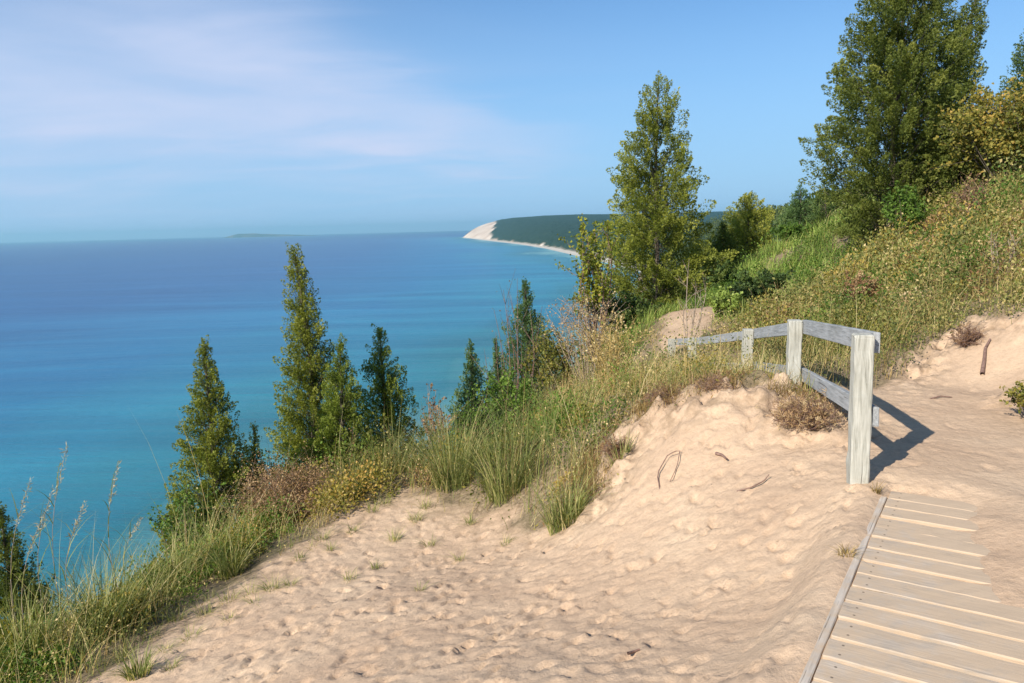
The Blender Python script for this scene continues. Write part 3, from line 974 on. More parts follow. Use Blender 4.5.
# thin cirrus: streaky noise on the cloud plane
sx = nt.nodes.new('ShaderNodeSeparateXYZ'); nt.links.new(tc.outputs['Generated'], sx.inputs[0])
zc = math_(nt, 'MAXIMUM', sx.outputs[2], .02)
cx_ = math_(nt, 'DIVIDE', sx.outputs[0], math_(nt, 'ADD', zc, .12)); cy_ = math_(nt, 'DIVIDE', sx.outputs[1], math_(nt, 'ADD', zc, .12))
cb = nt.nodes.new('ShaderNodeCombineXYZ'); nt.links.new(cx_, cb.inputs[0]); nt.links.new(cy_, cb.inputs[1])
mpw = nt.nodes.new('ShaderNodeMapping'); mpw.inputs['Rotation'].default_value = (0, 0, R(12)); mpw.inputs['Scale'].default_value = (.50, .85, 1); mpw.inputs['Location'].default_value = (.35, .1, 0)
nt.links.new(cb.outputs[0], mpw.inputs[0])
nw = noise(nt, .85, 5, .48, mpw.outputs[0], .9)
cl = ramp(nt, [(.36, (0, 0, 0)), (.74, (1, 1, 1))], nw.outputs['Fac']).outputs[0]
# they thin out to the right of the view and toward the zenith
fx = ramp(nt, [(.30, (1, 1, 1)), (.62, (.12, .12, .12))], math_(nt, 'ADD', math_(nt, 'MULTIPLY', sx.outputs[0], .5), .5)).outputs[0]
cl = math_(nt, 'MULTIPLY', math_(nt, 'MULTIPLY', cl, fx), .85)
hz = ramp(nt, [(0, (1, 1, 1)), (.18, (0, 0, 0))], sx.outputs[2]).outputs[0]
skyb = mixc(nt, 1.0, sky.outputs[0], (.50, .76, .96), 'MULTIPLY')
hzf = ramp(nt, [(0, (.92, .92, .92)), (.10, (.7, .7, .7)), (.32, (0, 0, 0))], sx.outputs[2]).outputs[0]
skyb = mixc(nt, hzf, skyb, (2.3, 3.9, 5.95))
def mrange(val, a, b_, c, d):
    m = nt.nodes.new('ShaderNodeMapRange'); m.interpolation_type = 'SMOOTHSTEP'
    m.inputs[1].default_value = a; m.inputs[2].default_value = b_; m.inputs[3].default_value = c; m.inputs[4].default_value = d
    nt.links.new(val, m.inputs[0])
    return m.outputs[0]


cen = mrange(sx.outputs[0], -.35, .10, .175, .10)
wid = mrange(sx.outputs[0], -.45, .12, .095, .032)
warp = math_(nt, 'MULTIPLY', math_(nt, 'SUBTRACT', noise(nt, 2.2, 5, .55, mpw.outputs[0], .4).outputs['Fac'], .5), .16)
dz = math_(nt, 'DIVIDE', math_(nt, 'ADD', math_(nt, 'SUBTRACT', sx.outputs[2], cen), warp), wid)
veil = math_(nt, 'EXPONENT', math_(nt, 'MULTIPLY', math_(nt, 'MULTIPLY', dz, dz), -1.0))
veil = math_(nt, 'MULTIPLY', veil, mrange(sx.outputs[0], -.1, .16, 1, 0))
veil = math_(nt, 'MULTIPLY', veil, math_(nt, 'ADD', math_(nt, 'MULTIPLY', nw.outputs['Fac'], .9), .30), True)
cl = math_(nt, 'ADD', math_(nt, 'MULTIPLY', cl, .28), math_(nt, 'MULTIPLY', veil, .85), True)
skyc = mixc(nt, cl, skyb, (4.15, 4.65, 6.1))
nt.links.new(skyc, bg.inputs['Color'])
nt.links.new(bg.outputs[0], wo.inputs[0])

sl = bpy.data.lights.new('sun', 'SUN'); sl.energy = 4.4; sl.angle = R(.53); sl.color = (1.0, .94, .86)
so = bpy.data.objects.new('sun', sl); C.objects.link(so)
sd_ = Vector((SUNDIR[0] * math.cos(SUN_EL), SUNDIR[1] * math.cos(SUN_EL), math.sin(SUN_EL) * 1.0))
so.rotation_euler = sd_.to_track_quat('Z', 'Y').to_euler()

scene.view_settings.view_transform = 'Standard'
scene.view_settings.look = 'None'
scene.view_settings.exposure = 0.56
scene.view_settings.gamma = 1

HAZE = True
if HAZE:
    m, nt, out = newmat('thin_air')
    pv = nt.nodes.new('ShaderNodeVolumePrincipled')
    pv.inputs['Color'].default_value = (.46, .86, 1.0, 1)
    pv.inputs['Density'].default_value = 4.4e-5
    pv.inputs['Anisotropy'].default_value = .2
    nt.links.new(pv.outputs[0], out.inputs['Volume'])
    x0, x1, y0, y1, z0, z1 = -33000, 12000, -8000, 34500, WATER - 12, 230
    Vh = [(x, y, z) for z in (z0, z1) for y in (y0, y1) for x in (x0, x1)]
    Fh = [(0, 2, 3, 1), (4, 5, 7, 6), (0, 1, 5, 4), (2, 6, 7, 3), (0, 4, 6, 2), (1, 3, 7, 5)]
    tag(mesh('haze', Vh, np.array(Fh), m), 'thin blue summer haze over the lake', None, None, 'stuff')

#VEG#
# ------------------------------------------------------------------ ground vegetation (uncountable)
ANCH = [
    ('marram', 450, 470, 9.5), ('marram', 520, 480, 8.2), ('marram', 565, 500, 6.6), ('marram', 485, 440, 10.5), ('marram', 100, 600, 6.5), ('marram', 0, 640, 5.5),
    ('marram', 170, 560, 8), ('marram', 350, 490, 9.2), ('marram', 410, 470, 10.5), ('marram', 60, 560, 8),
    ('dry', 605, 385, 9.6), ('dry', 630, 400, 8.6), ('dry', 590, 410, 9.5), ('dry', 625, 370, 11), ('dry', 670, 350, 12.5), ('dry', 550, 360, 14.5), ('dry', 655, 365, 11), ('dry', 612, 430, 8), ('dry', 575, 340, 14.5), ('dry', 640, 340, 14), ('dry', 700, 365, 13), ('dry', 270, 520, 9), ('dry', 320, 500, 9.5),
    ('mixed', 540, 410, 11.5), ('mixed', 560, 450, 9), ('mixed', 700, 370, 8.8), ('mixed', 500, 400, 13.5), ('mixed', 740, 370, 9.5), ('mixed', 785, 360, 9), ('mixed', 700, 385, 7.6), ('mixed', 660, 392, 8.2), ('mixed', 600, 360, 12.5),
    ('hill', 900, 300, 11), ('hill', 960, 280, 10.5), ('hill', 1010, 250, 12), ('hill', 860, 300, 13), ('hill', 900, 342, 9.5), ('hill', 840, 350, 9.8), ('hill', 960, 220, 15), ('hill', 790, 335, 13), ('hill', 1020, 200, 15), ('hill', 900, 260, 15),
    ('lime', 800, 265, 20), ('lime', 835, 235, 23), ('lime', 770, 295, 17.5), ('lime', 740, 310, 17), ('lime', 850, 220, 25), ('lime', 820, 250, 21),
]
AP = np.array([W(*a[1:])[:2] for a in ANCH])
AT = [a[0] for a in ANCH]
TYPES = ['marram', 'dry', 'mixed', 'hill', 'lime']
ATI = np.array([TYPES.index(t) for t in AT])


def vtype(x, y):
    d = np.hypot(x[:, None] - AP[None, :, 0], y[:, None] - AP[None, :, 1])
    d = d / (1 + .05 * y[:, None])
    nz = np.stack([fbm(x * 1.1 + k * 7.7, y * 1.1, 200 + k, 2) for k in range(len(AP))], 1)
    return ATI[np.argmin(d + .55 * nz, axis=1)]


vr = np.random.default_rng(21)


def sample(n, x0, x1, y0, y1, sd_max=-.03, keep=None):
    """points off the sand; denser near the camera"""
    x = vr.uniform(x0, x1, n); y = vr.uniform(y0, y1, n)
    s = sand_sd(x, y) + .27 * fbm(x * 2.3, y * 2.3, 31)
    ok = s < sd_max + np.abs(vr.normal(0, .07, n)) + .10 * ((x > 1.2) & (x < 2.6) & (y > 6))
    # keep the buried boardwalk and the trail clear
    t = (x - BW0[0]) * BN[0] + (y - BW0[1]) * BN[1]
    ok &= ~((t > -.1) & (t < 2.2) & (y < 5.2))
    x, y = x[ok], y[ok]
    dens = np.clip(1.25 - np.hypot(x, y) / 38, .22, 1)
    k = vr.random(len(x)) < dens
    return x[k], y[k]


packs = {k: Pack() for k in ('dune_grass', 'dry_grass', 'hillside_plants', 'fresh_grass', 'herb_leaves')}
x, y = sample(400000, -13, 16, 3.2, 30)
# clumping: more growth where the noise is high
cl_ = fbm(x * 1.6, y * 1.6, 301, 3) + .5 * fbm(x * 5, y * 5, 302, 2)
ty = vtype(x, y)
z = height(x, y)
# slope to the lake: not needed far below the lip
ok = (z > -9) & ~((x < -9) & (y < 6))
mott = fbm(x * .55 + 9, y * .55, 401, 3)
fence_clear = (y > 10.3) & (y < 15) & (x > 1.8) & (x < 3.7)
keep = vr.random(len(x)) < np.choose(ty, [.62, .60, .72, .75, .85]) * np.clip(.75 + 1.5 * cl_, .06, 1.4)
ok &= keep
x, y, z, ty, cl_ = x[ok], y[ok], z[ok], ty[ok], cl_[ok]
far = np.hypot(x, y)
fs = np.clip(far / 11, .8, 2.2)                 # farther blades stand for fuller ones


def put(key, m, h, hs, tint, ts, width, lean, segs=3):
    n = int(m.sum())
    if not n: return
    az = vr.uniform(0, 6.283, n)
    # seaward wind leans blades to the right and away
    D = (np.stack([np.cos(az), np.sin(az)], 1) * vr.uniform(.1, 1.3, (n, 1)) + np.array([.3, .1])) * lean * 1.5
    H = h * vr.lognormal(0, hs, n) * np.clip(1 + .7 * cl_[m], .35, 1.8)
    edge = np.clip(-(sand_sd(x[m], y[m])) / .5 + .45, .45, 1)
    H = H * edge * np.where(((y[m] > 10.3) & (y[m] < 15) & (x[m] > 1.8) & (x[m] < 3.7)), .36, 1) * np.where((y[m] > 7.0) & (y[m] <= 10.3) & (x[m] > 1.5) & (x[m] < 3.1), .66, 1)
    T = tint + ts * vr.normal(0, 1, n) + .45 * fbm(x[m] * .8, y[m] * .8, 311, 2)
    packs[key].add(*blades(np.stack([x[m], y[m], z[m] - .02], 1), H, D, np.clip(T, 0, 1), width * 1.25 * fs[m] * vr.uniform(.6, 1.2, n), segs, .75, vr))


sel = vr.random(len(x))
put('dune_grass', (ty == 0) & (sel < .72), .54, .30, .50, .20, .0065, .42, 4)
put('dry_grass', (ty == 0) & (sel >= .72), .55, .3, .55, .22, .005, .5, 4)
put('dry_grass', (ty == 1) & (sel < .72), .50, .32, .56, .26, .005, .36)
put('dune_grass', (ty == 1) & (sel >= .72) & (sel < .86), .42, .3, .55, .2, .006, .5)
put('dry_grass', (ty == 2) & (sel < .46), .42, .3, .5, .25, .005, .4)
put('dune_grass', (ty == 2) & (sel >= .46) & (sel < .85), .40, .3, .66, .22, .006, .5)
put('hillside_plants', (ty == 3) & (sel < .45), .32, .35, .48, .25, .006, .5)
put('dry_grass', (ty == 3) & (sel >= .45) & (sel < .80), .40, .35, .50, .25, .005, .45)
put('fresh_grass', (ty == 4) & (sel < .9), .34, .28, .45, .18, .008, .5)
put('dry_grass', (ty == 4) & (sel >= .9), .36, .3, .5, .2, .005, .5)

# low leafy herbs between the grasses
def herbs(key, m, hh, size, tint, ts, per, spread=.10):
    i = np.where(m)[0]
    n = len(i)
    if not n: return
    k = per
    bx = np.repeat(i, k)
    N_ = len(bx)
    sc = fs[bx]
    off = vr.normal(0, spread, (N_, 2)) * sc[:, None]
    hz_ = hh * vr.uniform(0, 1, N_) ** .8 * np.repeat(vr.uniform(.4, 1.5, n), k) * np.clip(1 + 2.0 * cl_[bx], .25, 2.6)
    px, py = x[bx] + off[:, 0], y[bx] + off[:, 1]
    P = np.stack([px, py, z[bx] + hz_ + .01], 1)
    D = vr.normal(0, .7, (N_, 3)) + np.array([0, 0, .5])
    T = np.repeat(tint + ts * vr.normal(0, 1, n) + .75 * fbm(x[i] * 1.1, y[i] * 1.1, 321, 3), k) + vr.normal(0, .1, N_)
    packs[key].add(*leaves(P, D, size * sc * vr.uniform(.5, 1.3, N_), np.clip(T, 0, 1), .30, vr))


q = vr.random(len(x))
q = np.where((np.hypot(x - 2.5, y - 6.4) < .75) | ((y > 9) & (y < 15) & (x > 1.9) & (x < 3.4)), 1, q)
herbs('herb_leaves', (ty == 3) & (q < .34), .26, .042, .40, .16, 14)
herbs('herb_leaves', (ty == 2) & (q < .20), .26, .034, .36, .2, 10)
herbs('herb_leaves', (ty == 1) & (q < .20), .30, .030, .5, .2, 8)
herbs('herb_leaves', (ty == 0) & (q < np.where(x < -2, .26, .12)), .24, .028, .48, .2, 10)
# rounded mounds of scrub among the herbs
def mounds(n, x0, x1, y0, y1, types, hh, key, tint, leaf, seed, zmin=-6):
    r = np.random.default_rng(seed)
    mx, my = r.uniform(x0, x1, n), r.uniform(y0, y1, n)
    s_ = sand_sd(mx, my)
    t_ = vtype(mx, my)
    az_ = (mx - BW0[0]) * BN[0] + (my - BW0[1]) * BN[1]
    hz2 = height(mx, my)
    ok_ = (s_ < -.22) & np.isin(t_, types) & ~((az_ > -.2) & (my < 5.6)) & (hz2 > zmin) & ~((my > 8.5) & (my < 15) & (mx > 1.9) & (mx < 3.4)) & ~((my > 5.5) & (my < 9.5) & (mx > 2.0) & (mx < 3.6))
    for a, c, g0_, s0 in zip(mx[ok_], my[ok_], hz2[ok_], s_[ok_]):
        sc = r.lognormal(0, .4) * (1 + .03 * c)
        R_, H_ = hh * .9 * sc, hh * sc * r.uniform(.6, 1.2)
        R_ = min(R_, abs(s0) + .1)
        m = int(220 * min(2.2, sc ** 1.3) * (.05 / leaf))
        d_ = unit(r.normal(size=(m, 3))); d_[:, 2] = np.abs(d_[:, 2])
        q_ = d_ * r.uniform(.45, 1.05, (m, 1)) * np.array([R_, R_, H_])
        P_ = np.stack([a + q_[:, 0], c + q_[:, 1], height(a + q_[:, 0], c + q_[:, 1]) + q_[:, 2]], 1)
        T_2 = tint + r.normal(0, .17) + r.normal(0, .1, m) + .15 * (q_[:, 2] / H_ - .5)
        packs[key].add(*leaves(P_, d_ + r.normal(0, .5, (m, 3)), leaf * sc ** .3 * r.uniform(.5, 1.3, m), np.clip(T_2, 0, 1), .28, r))


for k_ in ('brown_scrub', 'green_scrub', 'olive_scrub'): packs[k_] = Pack()
mounds(150, 2.5, 16, 7, 22, (3,), .26, 'brown_scrub', .45, .04, 501)
mounds(260, 2.5, 16, 7, 22, (3, 4), .28, 'green_scrub', .38, .042, 502)
mounds(420, 2.5, 16, 7, 22, (3,), .25, 'olive_scrub', .34, .042, 503)
def edge_scrub(n, seed):
    """dead stalks and litter hanging over the eroded lip"""
    r = np.random.default_rng(seed)
    c_ = 0
    while c_ < n:
        a, c = r.uniform(.3, 2.7), r.uniform(5.6, 8)
        s0 = sand_sd(np.array([a]), np.array([c]))[0]
        if not (-.30 < s0 < .07): continue
        c_ += 1
        m = 70
        q_ = r.normal(0, 1, (m, 3)) * np.array([.11, .09, .035]); q_[:, 2] = np.abs(q_[:, 2])
        P_ = np.stack([a + q_[:, 0], c + q_[:, 1], height(a + q_[:, 0], c + q_[:, 1]) + q_[:, 2] + .012], 1)
        packs['brown_scrub' if r.random() < .6 else 'olive_scrub'].add(*leaves(P_, r.normal(0, .8, (m, 3)) + np.array([-.2, -.6, -.1]), .045 * r.uniform(.5, 1.4, m), np.clip(r.normal(.42, .16, m), 0, 1), .10, r))


edge_scrub(60, 520)
mounds(160, -7, -2.4, 4.2, 8.5, (0, 1, 2), .20, 'olive_scrub', .36, .028, 507)
mounds(120, -7, -2.4, 4.2, 8.5, (0, 1, 2), .18, 'green_scrub', .42, .028, 508)
mounds(60, -7, 2.6, 6, 17, (0, 1, 2), .26, 'brown_scrub', .5, .034, 504)
mounds(150, -8, 2.6, 5, 17, (0, 1, 2), .28, 'green_scrub', .46, .034, 505)
mounds(200, -8, 2.6, 5, 17, (0, 1, 2), .26, 'olive_scrub', .5, .034, 506)
# dry grass hanging over the crest of the sand mound
dr = np.random.default_rng(530)
dx_, dy_ = dr.uniform(.6, 2.75, 9000), dr.uniform(5.7, 7.9, 9000)
ds_ = sand_sd(dx_, dy_)
k2 = (ds_ > -.25) & (ds_ < .24) & (fbm(dx_ * 3, dy_ * 3, 531, 2) > -.02 + np.clip(ds_, 0, 1) * 1.2) & ~(np.hypot(dx_ - 2.6, dy_ - 6.5) < .25)
dx_, dy_ = dx_[k2], dy_[k2]
nn = len(dx_)
packs['dry_grass'].add(*blades(np.stack([dx_, dy_, height(dx_, dy_) - .01], 1), dr.uniform(.10, .34, nn), np.stack([dr.normal(-.1, .55, nn), dr.normal(-.5, .5, nn)], 1), np.clip(dr.normal(.38, .2, nn), 0, 1), dr.uniform(.003, .006, nn), 3, .9, dr))
STUFF = [('brown_scrub', 'rust', 'low rusty brown scrub scattered over the bluff'),
         ('green_scrub', 'greenleaf', 'low green leafy scrub scattered over the bluff'),
         ('olive_scrub', 'autumn', 'low olive and yellow scrub scattered over the bluff'),
         ('dune_grass', 'marram', 'green dune grass thick along the lip of the sandy bluff'),
         ('dry_grass', 'dry', 'tan dry grass among the green on the bluff'),
         ('hillside_plants', 'herb', 'mixed green and brown grasses covering the hillside'),
         ('fresh_grass', 'limegrass', 'bright light green grass on the far slope'),
         ('herb_leaves', 'herb', 'low leafy herbs between the grasses')]
for nm, mt, lab in STUFF:
    o = packs[nm].build(nm, M[mt]); tag(o, lab, 'ground cover', None, 'stuff')


# woodland mass clothing the bluff further along the coast
def woodland():
    r = np.random.default_rng(77)
    P = []; S = []; T = []
    n = 4200
    yy = 26 * np.exp(r.uniform(0, math.log(1500 / 26), n))
    cx = shore_x(yy) + 150
    xx = cx + r.uniform(-1, 1.1, n) * np.minimum(130, 14 + yy * .55)
    zz = height(xx, yy)
    ok = (zz > WATER + 6)
    az = xx / yy
    ok &= ~((yy < 160) & (az > .235))
    ok &= ~((yy < 60) & (zz > .2))
    xx, yy, zz = xx[ok], yy[ok], zz[ok]
    rad = np.clip(.6 + yy * .020, 1.0, 9) * r.uniform(.6, 1.3, len(xx))
    pk = Pack()
    for a, b, c, q_ in zip(xx, yy, zz, rad):
        m = 150 if b < 150 else 50
        v = unit(r.normal(size=(m, 3))) * r.uniform(.55, 1, (m, 1)) * q_ * np.array([.8, .8, 1.1])
        p = np.array([a, b, c + q_ * .5]) + v
        pk.add(*leaves(p, v + r.normal(0, .3, (m, 3)) * q_, np.full(m, q_ * .24), np.clip(.4 + r.normal(0, .15) + r.normal(0, .12, m), 0, 1), .38, r))
    o = pk.build('woodland', M['cedar_dark'])
    tag(o, 'dark woods clothing the bluff further along the shore', 'woodland', None, 'stuff')


woodland()

# ------------------------------------------------------------------ trees
GT = 'evergreens below the bluff lip'
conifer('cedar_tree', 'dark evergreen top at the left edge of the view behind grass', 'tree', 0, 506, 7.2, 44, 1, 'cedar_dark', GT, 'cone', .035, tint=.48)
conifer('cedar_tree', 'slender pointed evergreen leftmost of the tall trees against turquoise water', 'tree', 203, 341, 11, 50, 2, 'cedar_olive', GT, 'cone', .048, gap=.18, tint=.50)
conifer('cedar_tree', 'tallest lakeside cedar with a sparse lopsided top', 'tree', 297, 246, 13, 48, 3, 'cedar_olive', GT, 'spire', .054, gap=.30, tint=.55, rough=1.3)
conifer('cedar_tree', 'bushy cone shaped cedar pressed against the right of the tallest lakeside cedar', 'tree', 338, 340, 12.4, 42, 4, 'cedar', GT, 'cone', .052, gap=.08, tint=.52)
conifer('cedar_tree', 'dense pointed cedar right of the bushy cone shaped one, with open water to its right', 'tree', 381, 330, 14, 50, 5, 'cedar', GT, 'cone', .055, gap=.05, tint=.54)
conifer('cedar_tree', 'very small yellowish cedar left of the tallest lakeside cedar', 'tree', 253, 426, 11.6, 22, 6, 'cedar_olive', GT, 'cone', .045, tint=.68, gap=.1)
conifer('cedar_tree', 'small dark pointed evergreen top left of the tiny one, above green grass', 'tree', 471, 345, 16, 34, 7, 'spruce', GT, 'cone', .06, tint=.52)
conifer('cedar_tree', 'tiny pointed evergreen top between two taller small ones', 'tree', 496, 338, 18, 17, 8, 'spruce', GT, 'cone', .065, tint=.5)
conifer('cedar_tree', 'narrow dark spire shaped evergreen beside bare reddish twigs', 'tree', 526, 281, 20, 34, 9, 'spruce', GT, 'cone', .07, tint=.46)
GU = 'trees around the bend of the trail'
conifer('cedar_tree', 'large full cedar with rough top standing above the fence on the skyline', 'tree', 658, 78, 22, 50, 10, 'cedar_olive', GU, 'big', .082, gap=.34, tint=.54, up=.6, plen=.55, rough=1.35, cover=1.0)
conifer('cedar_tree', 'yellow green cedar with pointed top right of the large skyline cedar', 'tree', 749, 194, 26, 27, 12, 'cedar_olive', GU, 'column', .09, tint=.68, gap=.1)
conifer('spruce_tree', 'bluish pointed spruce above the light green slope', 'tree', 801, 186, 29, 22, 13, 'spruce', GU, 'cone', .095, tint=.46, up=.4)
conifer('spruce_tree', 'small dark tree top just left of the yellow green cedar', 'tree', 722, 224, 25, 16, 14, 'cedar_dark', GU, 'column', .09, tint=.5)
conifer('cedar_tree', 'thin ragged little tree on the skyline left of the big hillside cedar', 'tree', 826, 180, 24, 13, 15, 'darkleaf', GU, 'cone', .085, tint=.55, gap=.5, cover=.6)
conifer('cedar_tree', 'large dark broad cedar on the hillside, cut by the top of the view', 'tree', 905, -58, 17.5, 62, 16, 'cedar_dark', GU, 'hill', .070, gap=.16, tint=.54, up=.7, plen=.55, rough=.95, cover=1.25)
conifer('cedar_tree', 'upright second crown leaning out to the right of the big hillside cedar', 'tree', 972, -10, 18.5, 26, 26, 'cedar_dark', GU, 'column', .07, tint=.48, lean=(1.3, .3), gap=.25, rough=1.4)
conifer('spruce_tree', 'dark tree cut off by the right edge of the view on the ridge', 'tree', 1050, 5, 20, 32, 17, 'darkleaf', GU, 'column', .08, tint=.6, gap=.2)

# ------------------------------------------------------------------ shrubs
shrub('sapling', 'thin leafy sapling with yellowing leaves left of the large skyline cedar', 'sapling', 594, 345, 17.5, 36, 130, 31, 'yellowleaf', None, 1300, .085, .38, 13, 'redtwig', .36, spread=.8, twr=.008)
shrub('shrub', 'dark rounded evergreen shrub at the foot of the light green slope', 'shrub', 757, 326, 15.8, 26, 62, 32, 'darkleaf', None, 2600, .07, .42, 18)
shrub('shrub', 'pale green rounded bush in front of the dark evergreen shrub', 'shrub', 724, 326, 15.6, 18, 38, 33, 'limegrass', None, 1500, .07, .42, 14)
shrub('shrub', 'dark low shrub between the large skyline cedar and the yellow green cedar', 'shrub', 722, 300, 20, 16, 40, 34, 'darkleaf', None, 1600, .09, .55, 12)
shrub('shrub', 'bright green young bush at the foot of the big hillside cedar', 'shrub', 905, 247, 15.5, 26, 62, 35, 'greenleaf', None, 1500, .06, .42, 14)
shrub('shrub', 'wide olive and gold autumn bush at the upper right edge', 'shrub', 1008, 200, 15.5, 62, 122, 36, 'autumn', None, 6000, .075, .44, 34)
shrub('shrub', 'brown tinged bush between the hillside cedar and the autumn bush', 'shrub', 962, 200, 17, 36, 92, 37, 'autumn', None, 2600, .075, .30, 20)
shrub('shrub', 'grey brown leafless bush on the hillside under the autumn bush', 'shrub', 972, 212, 14, 26, 38, 38, 'rust', None, 260, .05, .35, 24, 'redtwig')
shrub('shrub', 'orange brown dried bush on the hillside beyond the fence', 'shrub', 862, 304, 12, 19, 34, 39, 'rust', None, 1500, .04, .52, 24, 'redtwig')
shrub('shrub', 'pale dead stemmed plant on the right hillside above the sand bank', 'shrub', 1000, 290, 9.6, 20, 72, 40, 'rust', None, 60, .03, .6, 9, 'twig')
shrub('shrub', 'green bushes growing on the slope left of the fence bend, lowest of them', 'shrub', 792, 250, 24, 22, 26, 41, 'greenleaf', None, 1500, .09, .35, 14)
shrub('shrub', 'reddish brown dry bush spreading over the sand lip below the lakeside trees', 'shrub', 298, 556, 8.4, 76, 86, 42, 'rust', None, 7500, .024, .52, 80, 'redtwig', .3, flat=.9, twr=.0035)
shrub('shrub', 'brownish sparse shrub standing against the water right of the dense pointed cedar', 'shrub', 440, 436, 12.2, 20, 62, 43, 'rust', None, 700, .045, .42, 14, 'twig')
shrub('shrub', 'bright green leafy bush in the slope vegetation below the small spire evergreen', 'shrub', 512, 420, 12.6, 36, 56, 44, 'greenleaf', None, 2400, .05, .45, 20)
shrub('shrub', 'olive leafy bush between bright green bush and dry stalks', 'shrub', 560, 372, 15, 34, 62, 45, 'autumn', None, 1800, .06, .30, 18)
shrub('shrub', 'green bush below the two small pointed evergreens', 'shrub', 468, 430, 13.4, 28, 52, 46, 'greenleaf', None, 1700, .05, .30, 16)
shrub('shrub', 'leafless reddish twiggy sapling standing against the lake', 'sapling', 512, 372, 15.5, 40, 112, 47, 'rust', None, 40, .04, .5, 12, 'redtwig', twr=.004, spread=1.0)
shrub('shrub', 'golden stemmed dry bush at the middle of the bluff lip', 'shrub', 612, 420, 9.2, 42, 112, 48, 'dry', None, 420, .035, .62, 26, 'stem', flat=.5, twr=.0045)
shrub('shrub', 'tall tan twiggy bush under the yellowing sapling', 'shrub', 588, 372, 12.5, 46, 92, 49, 'rust', None, 900, .035, .72, 30, 'twig', flat=.5, twr=.004)
shrub('shrub', 'bare pale forked sapling standing before the sand patch by the far fence end', 'sapling', 688, 345, 13.8, 24, 92, 50, 'rust', None, 12, .03, .5, 7, 'twig', twr=.006)
shrub('shrub', 'green bush right under the slender pointed evergreen', 'shrub', 196, 540, 9.6, 40, 70, 51, 'greenleaf', None, 2000, .04, .35, 18)
shrub('shrub', 'yellowish leafy bush at the foot of the tallest lakeside cedar', 'shrub', 262, 488, 11.2, 40, 54, 52, 'yellowleaf', None, 1500, .045, .28, 16)
shrub('shrub', 'dark green low bush at the foot of the large skyline cedar', 'shrub', 622, 340, 18, 34, 52, 53, 'darkleaf', None, 2000, .08, .6, 16)
shrub('shrub', 'spiky green bush at the right edge on the sand bank', 'shrub', 1030, 436, 5.6, 26, 62, 54, 'autumn', None, 1100, .028, .3, 22, 'twig', twr=.003)
shrub('root_tangle', 'brown tangle of dead roots hanging on the sand under the second fence post', 'roots', 806, 432, 5.6, 38, 40, 55, 'rust', None, 1000, .05, .75, 120, 'redtwig', .09, flat=1.6, twr=.002, part='dead_leaves')
shrub('root_tangle', 'dark exposed roots on the face of the right sand bank', 'roots', 966, 352, 7.6, 20, 30, 56, 'rust', None, 240, .04, .3, 50, 'redtwig', .09, flat=1.6, twr=.004, part='dead_leaves')
shrub('root_tangle', 'brown roots and dead stalks on the steep left shoulder of the sand mound', 'roots', 618, 462, 6.5, 22, 24, 58, 'rust', None, 420, .04, .35, 60, 'redtwig', .09, flat=1.6, twr=.003, part='dead_leaves')
shrub('root_tangle', 'thin tan roots trailing from the grass at the top middle of the sand mound', 'roots', 716, 400, 6.5, 24, 14, 59, 'rust', None, 360, .035, .6, 50, 'redtwig', .09, flat=1.6, twr=.002, part='dead_leaves')
shrub('root_tangle', 'grey brown roots below the grass at the top left of the sand mound', 'roots', 668, 424, 6.8, 30, 24, 57, 'rust', None, 420, .04, .45, 60, 'redtwig', .09, flat=1.6, twr=.003, part='dead_leaves')

# ------------------------------------------------------------------ grass clumps that stand out
GC = 'large clumps of dune grass'
for u, v, y_, hw, hp, sd_, mt, n_, tn, lab in [
    (565, 520, 6.15, 40, 62, 61, 'marram', 260, .38, 'green grass clump at the foot of the grassy bank, lowest in mid view'),
    (455, 498, 8.0, 46, 98, 62, 'marram', 420, .36, 'tall green dune grass clump where the sand meets the middle bank'),
    (508, 508, 7.3, 44, 84, 63, 'marram', 360, .42, 'dense grass clump between the tallest one and the lowest clump'),
    (350, 505, 8.2, 34, 46, 64, 'marram', 240, .34, 'bluish green grass clump right of the reddish brown dry bush'),
    (110, 640, 5.7, 44, 100, 65, 'marram', 300, .30, 'tall blue green grass clump at lower left with long arching blades'),
    (30, 655, 5.2, 40, 100, 66, 'marram', 260, .38, 'green grass clump at the lower left corner'),
    (178, 590, 6.7, 34, 62, 67, 'marram', 220, .45, 'grass clump at the upper left end of the bare sand'),
    (140, 683, 4.7, 26, 42, 68, 'marram', 120, .35, 'short grass clump at the bottom left on the sand edge'),
    (232, 580, 6.6, 28, 54, 69, 'marram', 160, .40, 'low grass clump left of the reddish brown dry bush'),
    (620, 480, 6.4, 20, 34, 70, 'marram', 90, .45, 'small grass clump on the eroded bank beside the lowest clump')]:
    clump('grass_clump', lab, u, v, y_, hw, hp, sd_, mt, n_, .008, GC, tn + .10, .62)

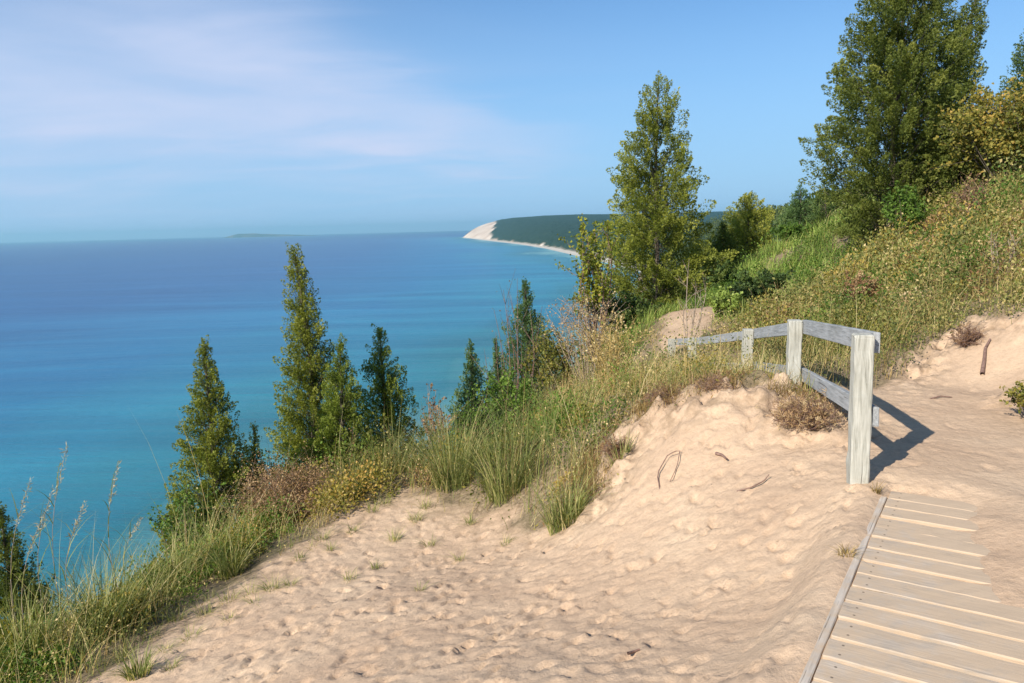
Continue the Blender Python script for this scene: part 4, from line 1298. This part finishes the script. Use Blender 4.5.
# tall seed-headed stalks at the left
def stalk(u, vt, y, seed, lab):
    r = np.random.default_rng(seed)
    t_ = W(u, vt, y)
    bx, by = t_[0] - r.uniform(.05, .25), t_[1] + r.uniform(-.05, .05)
    bz = float(height(bx, by)) - .02
    root = empty('seed_stalk', (bx, by, bz), lab, 'grass stalk', 'tall grass stalks with pale seed heads')
    s = np.linspace(0, 1, 8)[:, None]
    path = np.array([bx, by, bz]) * (1 - s) + t_ * s + np.array([-.12, 0, .05]) * np.sin(s * math.pi)
    V_, F_ = tube(path, .0035 * (1 - .6 * s[:, 0]), 4)
    a = Pack(); a.add(V_, F_); a.build('stalk', M['twig'], root, True)
    n = 90
    f = np.linspace(.74, 1.02, n)[:, None]
    ax = unit(path[-1] - path[-3])
    P = path[-3] + (t_ - path[-3]) * ((f - .72) / .28) + r.normal(0, .007, (n, 3))
    c = Pack(); c.add(*leaves(P, ax * .7 + r.normal(0, .65, (n, 3)), .038 * r.uniform(.5, 1.3, n), np.clip(r.normal(.5, .2, n), 0, 1), .09, r))
    c.build('seed_head', M['seed'], root)
    m = 9
    fb = np.linspace(.08, .78, m)
    Pb = np.array([np.interp(fb, s[:, 0], path[:, i]) for i in range(3)]).T
    azb = r.uniform(0, 6.28, m)
    b = Pack(); b.add(*blades(Pb, r.uniform(.2, .4, m), np.stack([np.cos(azb), np.sin(azb)], 1) * .9, r.uniform(.2, .7, m), np.full(m, .008), 4, .5, r))
    b.build('leaf_blades', M['marram'], root)


for u, vt, y_, sd_, lab in [(66, 450, 5.6, 81, 'tallest pale seed stalk at lower left, head against the lake'),
                            (30, 482, 5.4, 82, 'feathery seed stalk leftmost of the group'),
                            (52, 492, 5.8, 83, 'seed stalk just right of the feathery leftmost one'),
                            (84, 505, 5.5, 84, 'drooping seed stalk below and right of the tallest one'),
                            (118, 466, 6.0, 85, 'lone seed stalk on the right of the group, spreading head'),
                            (42, 520, 5.2, 86, 'shortest seed stalk of the lower left group'),
                            (140, 520, 6.6, 87, 'seed stalk leaning right beside the slender pointed evergreen')]:
    stalk(u, vt, y_, sd_, lab)

# small tufts on the bare sand
tr_ = np.random.default_rng(91)
TL = 'small sparse grass tuft sprouting from the bare sand slope at lower left'
for u, v, hw in [(352, 532, 12), (416, 520, 14), (395, 540, 12), (430, 545, 12), (290, 585, 12), (350, 580, 14), (420, 590, 13), (460, 560, 10), (375, 568, 9), (505, 545, 10), (230, 620, 12),
                 (172, 668, 14), (210, 600, 14), (255, 605, 10), (330, 550, 9), (150, 638, 20), (190, 640, 16), (300, 560, 12), (122, 660, 20), (176, 620, 20), (205, 616, 16), (165, 652, 16), (228, 602, 18), (132, 674, 16), (272, 590, 15), (322, 540, 16), (372, 512, 16), (312, 548, 12), (385, 505, 14), (425, 508, 14), (470, 524, 12), (250, 596, 14)]:
    p = hit(u, v)
    hp_ = hw * tr_.uniform(.9, 1.5)
    clump('grass_tuft', TL, u, v, p[1], hw, hp_, int(tr_.integers(1, 9999)), 'marram', int((14 + hw * 1.8) * tr_.uniform(.6, 1.6)), .005, 'small grass tufts on the sand', .58, 1.1, 'grass tuft', xy=(p[0], p[1]))
p = hit(876, 494); clump('grass_tuft', 'small withered tuft at the corner where the boardwalk begins behind the near post', 0, 0, p[1], 9, 18, 777, 'dry', 60, .004, None, .2, .7, 'grass tuft', xy=(p[0], p[1]))
p = hit(846, 556); clump('grass_tuft', 'flattened dry tuft on sand left of the boardwalk edge', 0, 0, p[1], 17, 16, 778, 'dry', 70, .004, None, .35, 1.1, 'grass tuft', xy=(p[0], p[1]))


# twigs lying on the sand
def twig(pts, rad, lab, seed):
    r = np.random.default_rng(seed)
    pp = []
    for (u, v, up) in pts:
        h_ = hit(u, v)
        pp.append([h_[0], h_[1], h_[2] + rad + up])
    pp = np.array(pp)
    tt = np.linspace(0, 1, len(pp)); ss = np.linspace(0, 1, 14)
    path = np.array([np.interp(ss, tt, pp[:, i]) for i in range(3)]).T
    V_, F_ = tube(path, rad * (1 - .5 * ss), 6)
    o_ = mesh('twig', V_ - path[0], F_, M['redtwig'], None, np.full(len(V_), .5), True)
    o_.location = tuple(path[0])
    tag(o_, lab, 'twig')


twig([(660, 491, 0), (657, 478, .03), (668, 462, .06), (680, 455, .04), (677, 470, .02), (668, 486, 0)], .0055, 'thin dark root bent into a loop on the face of the sand mound', 1)
twig([(716, 455, .0), (722, 458, .01), (727, 461, 0)], .014, 'short dark stick in the middle of the sand mound face', 2)
twig([(737, 492, 0), (752, 490, .015), (764, 483, .01), (769, 478, .02)], .006, 'curved reddish twig lying at the foot of the sand mound', 3)
twig([(628, 655, 0), (634, 653, 0), (640, 651, .002)], .008, 'short twig on the bare sand at the bottom of the view', 4)
twig([(982, 376, .0), (984, 364, .02), (985, 352, .02), (990, 342, .01)], .02, 'thick dark dead root lying down the right sand bank', 5)
twig([(930, 400, .0), (940, 398, .01), (952, 398, 0)], .008, 'dry twig lying on the sand trail below the right bank', 6)
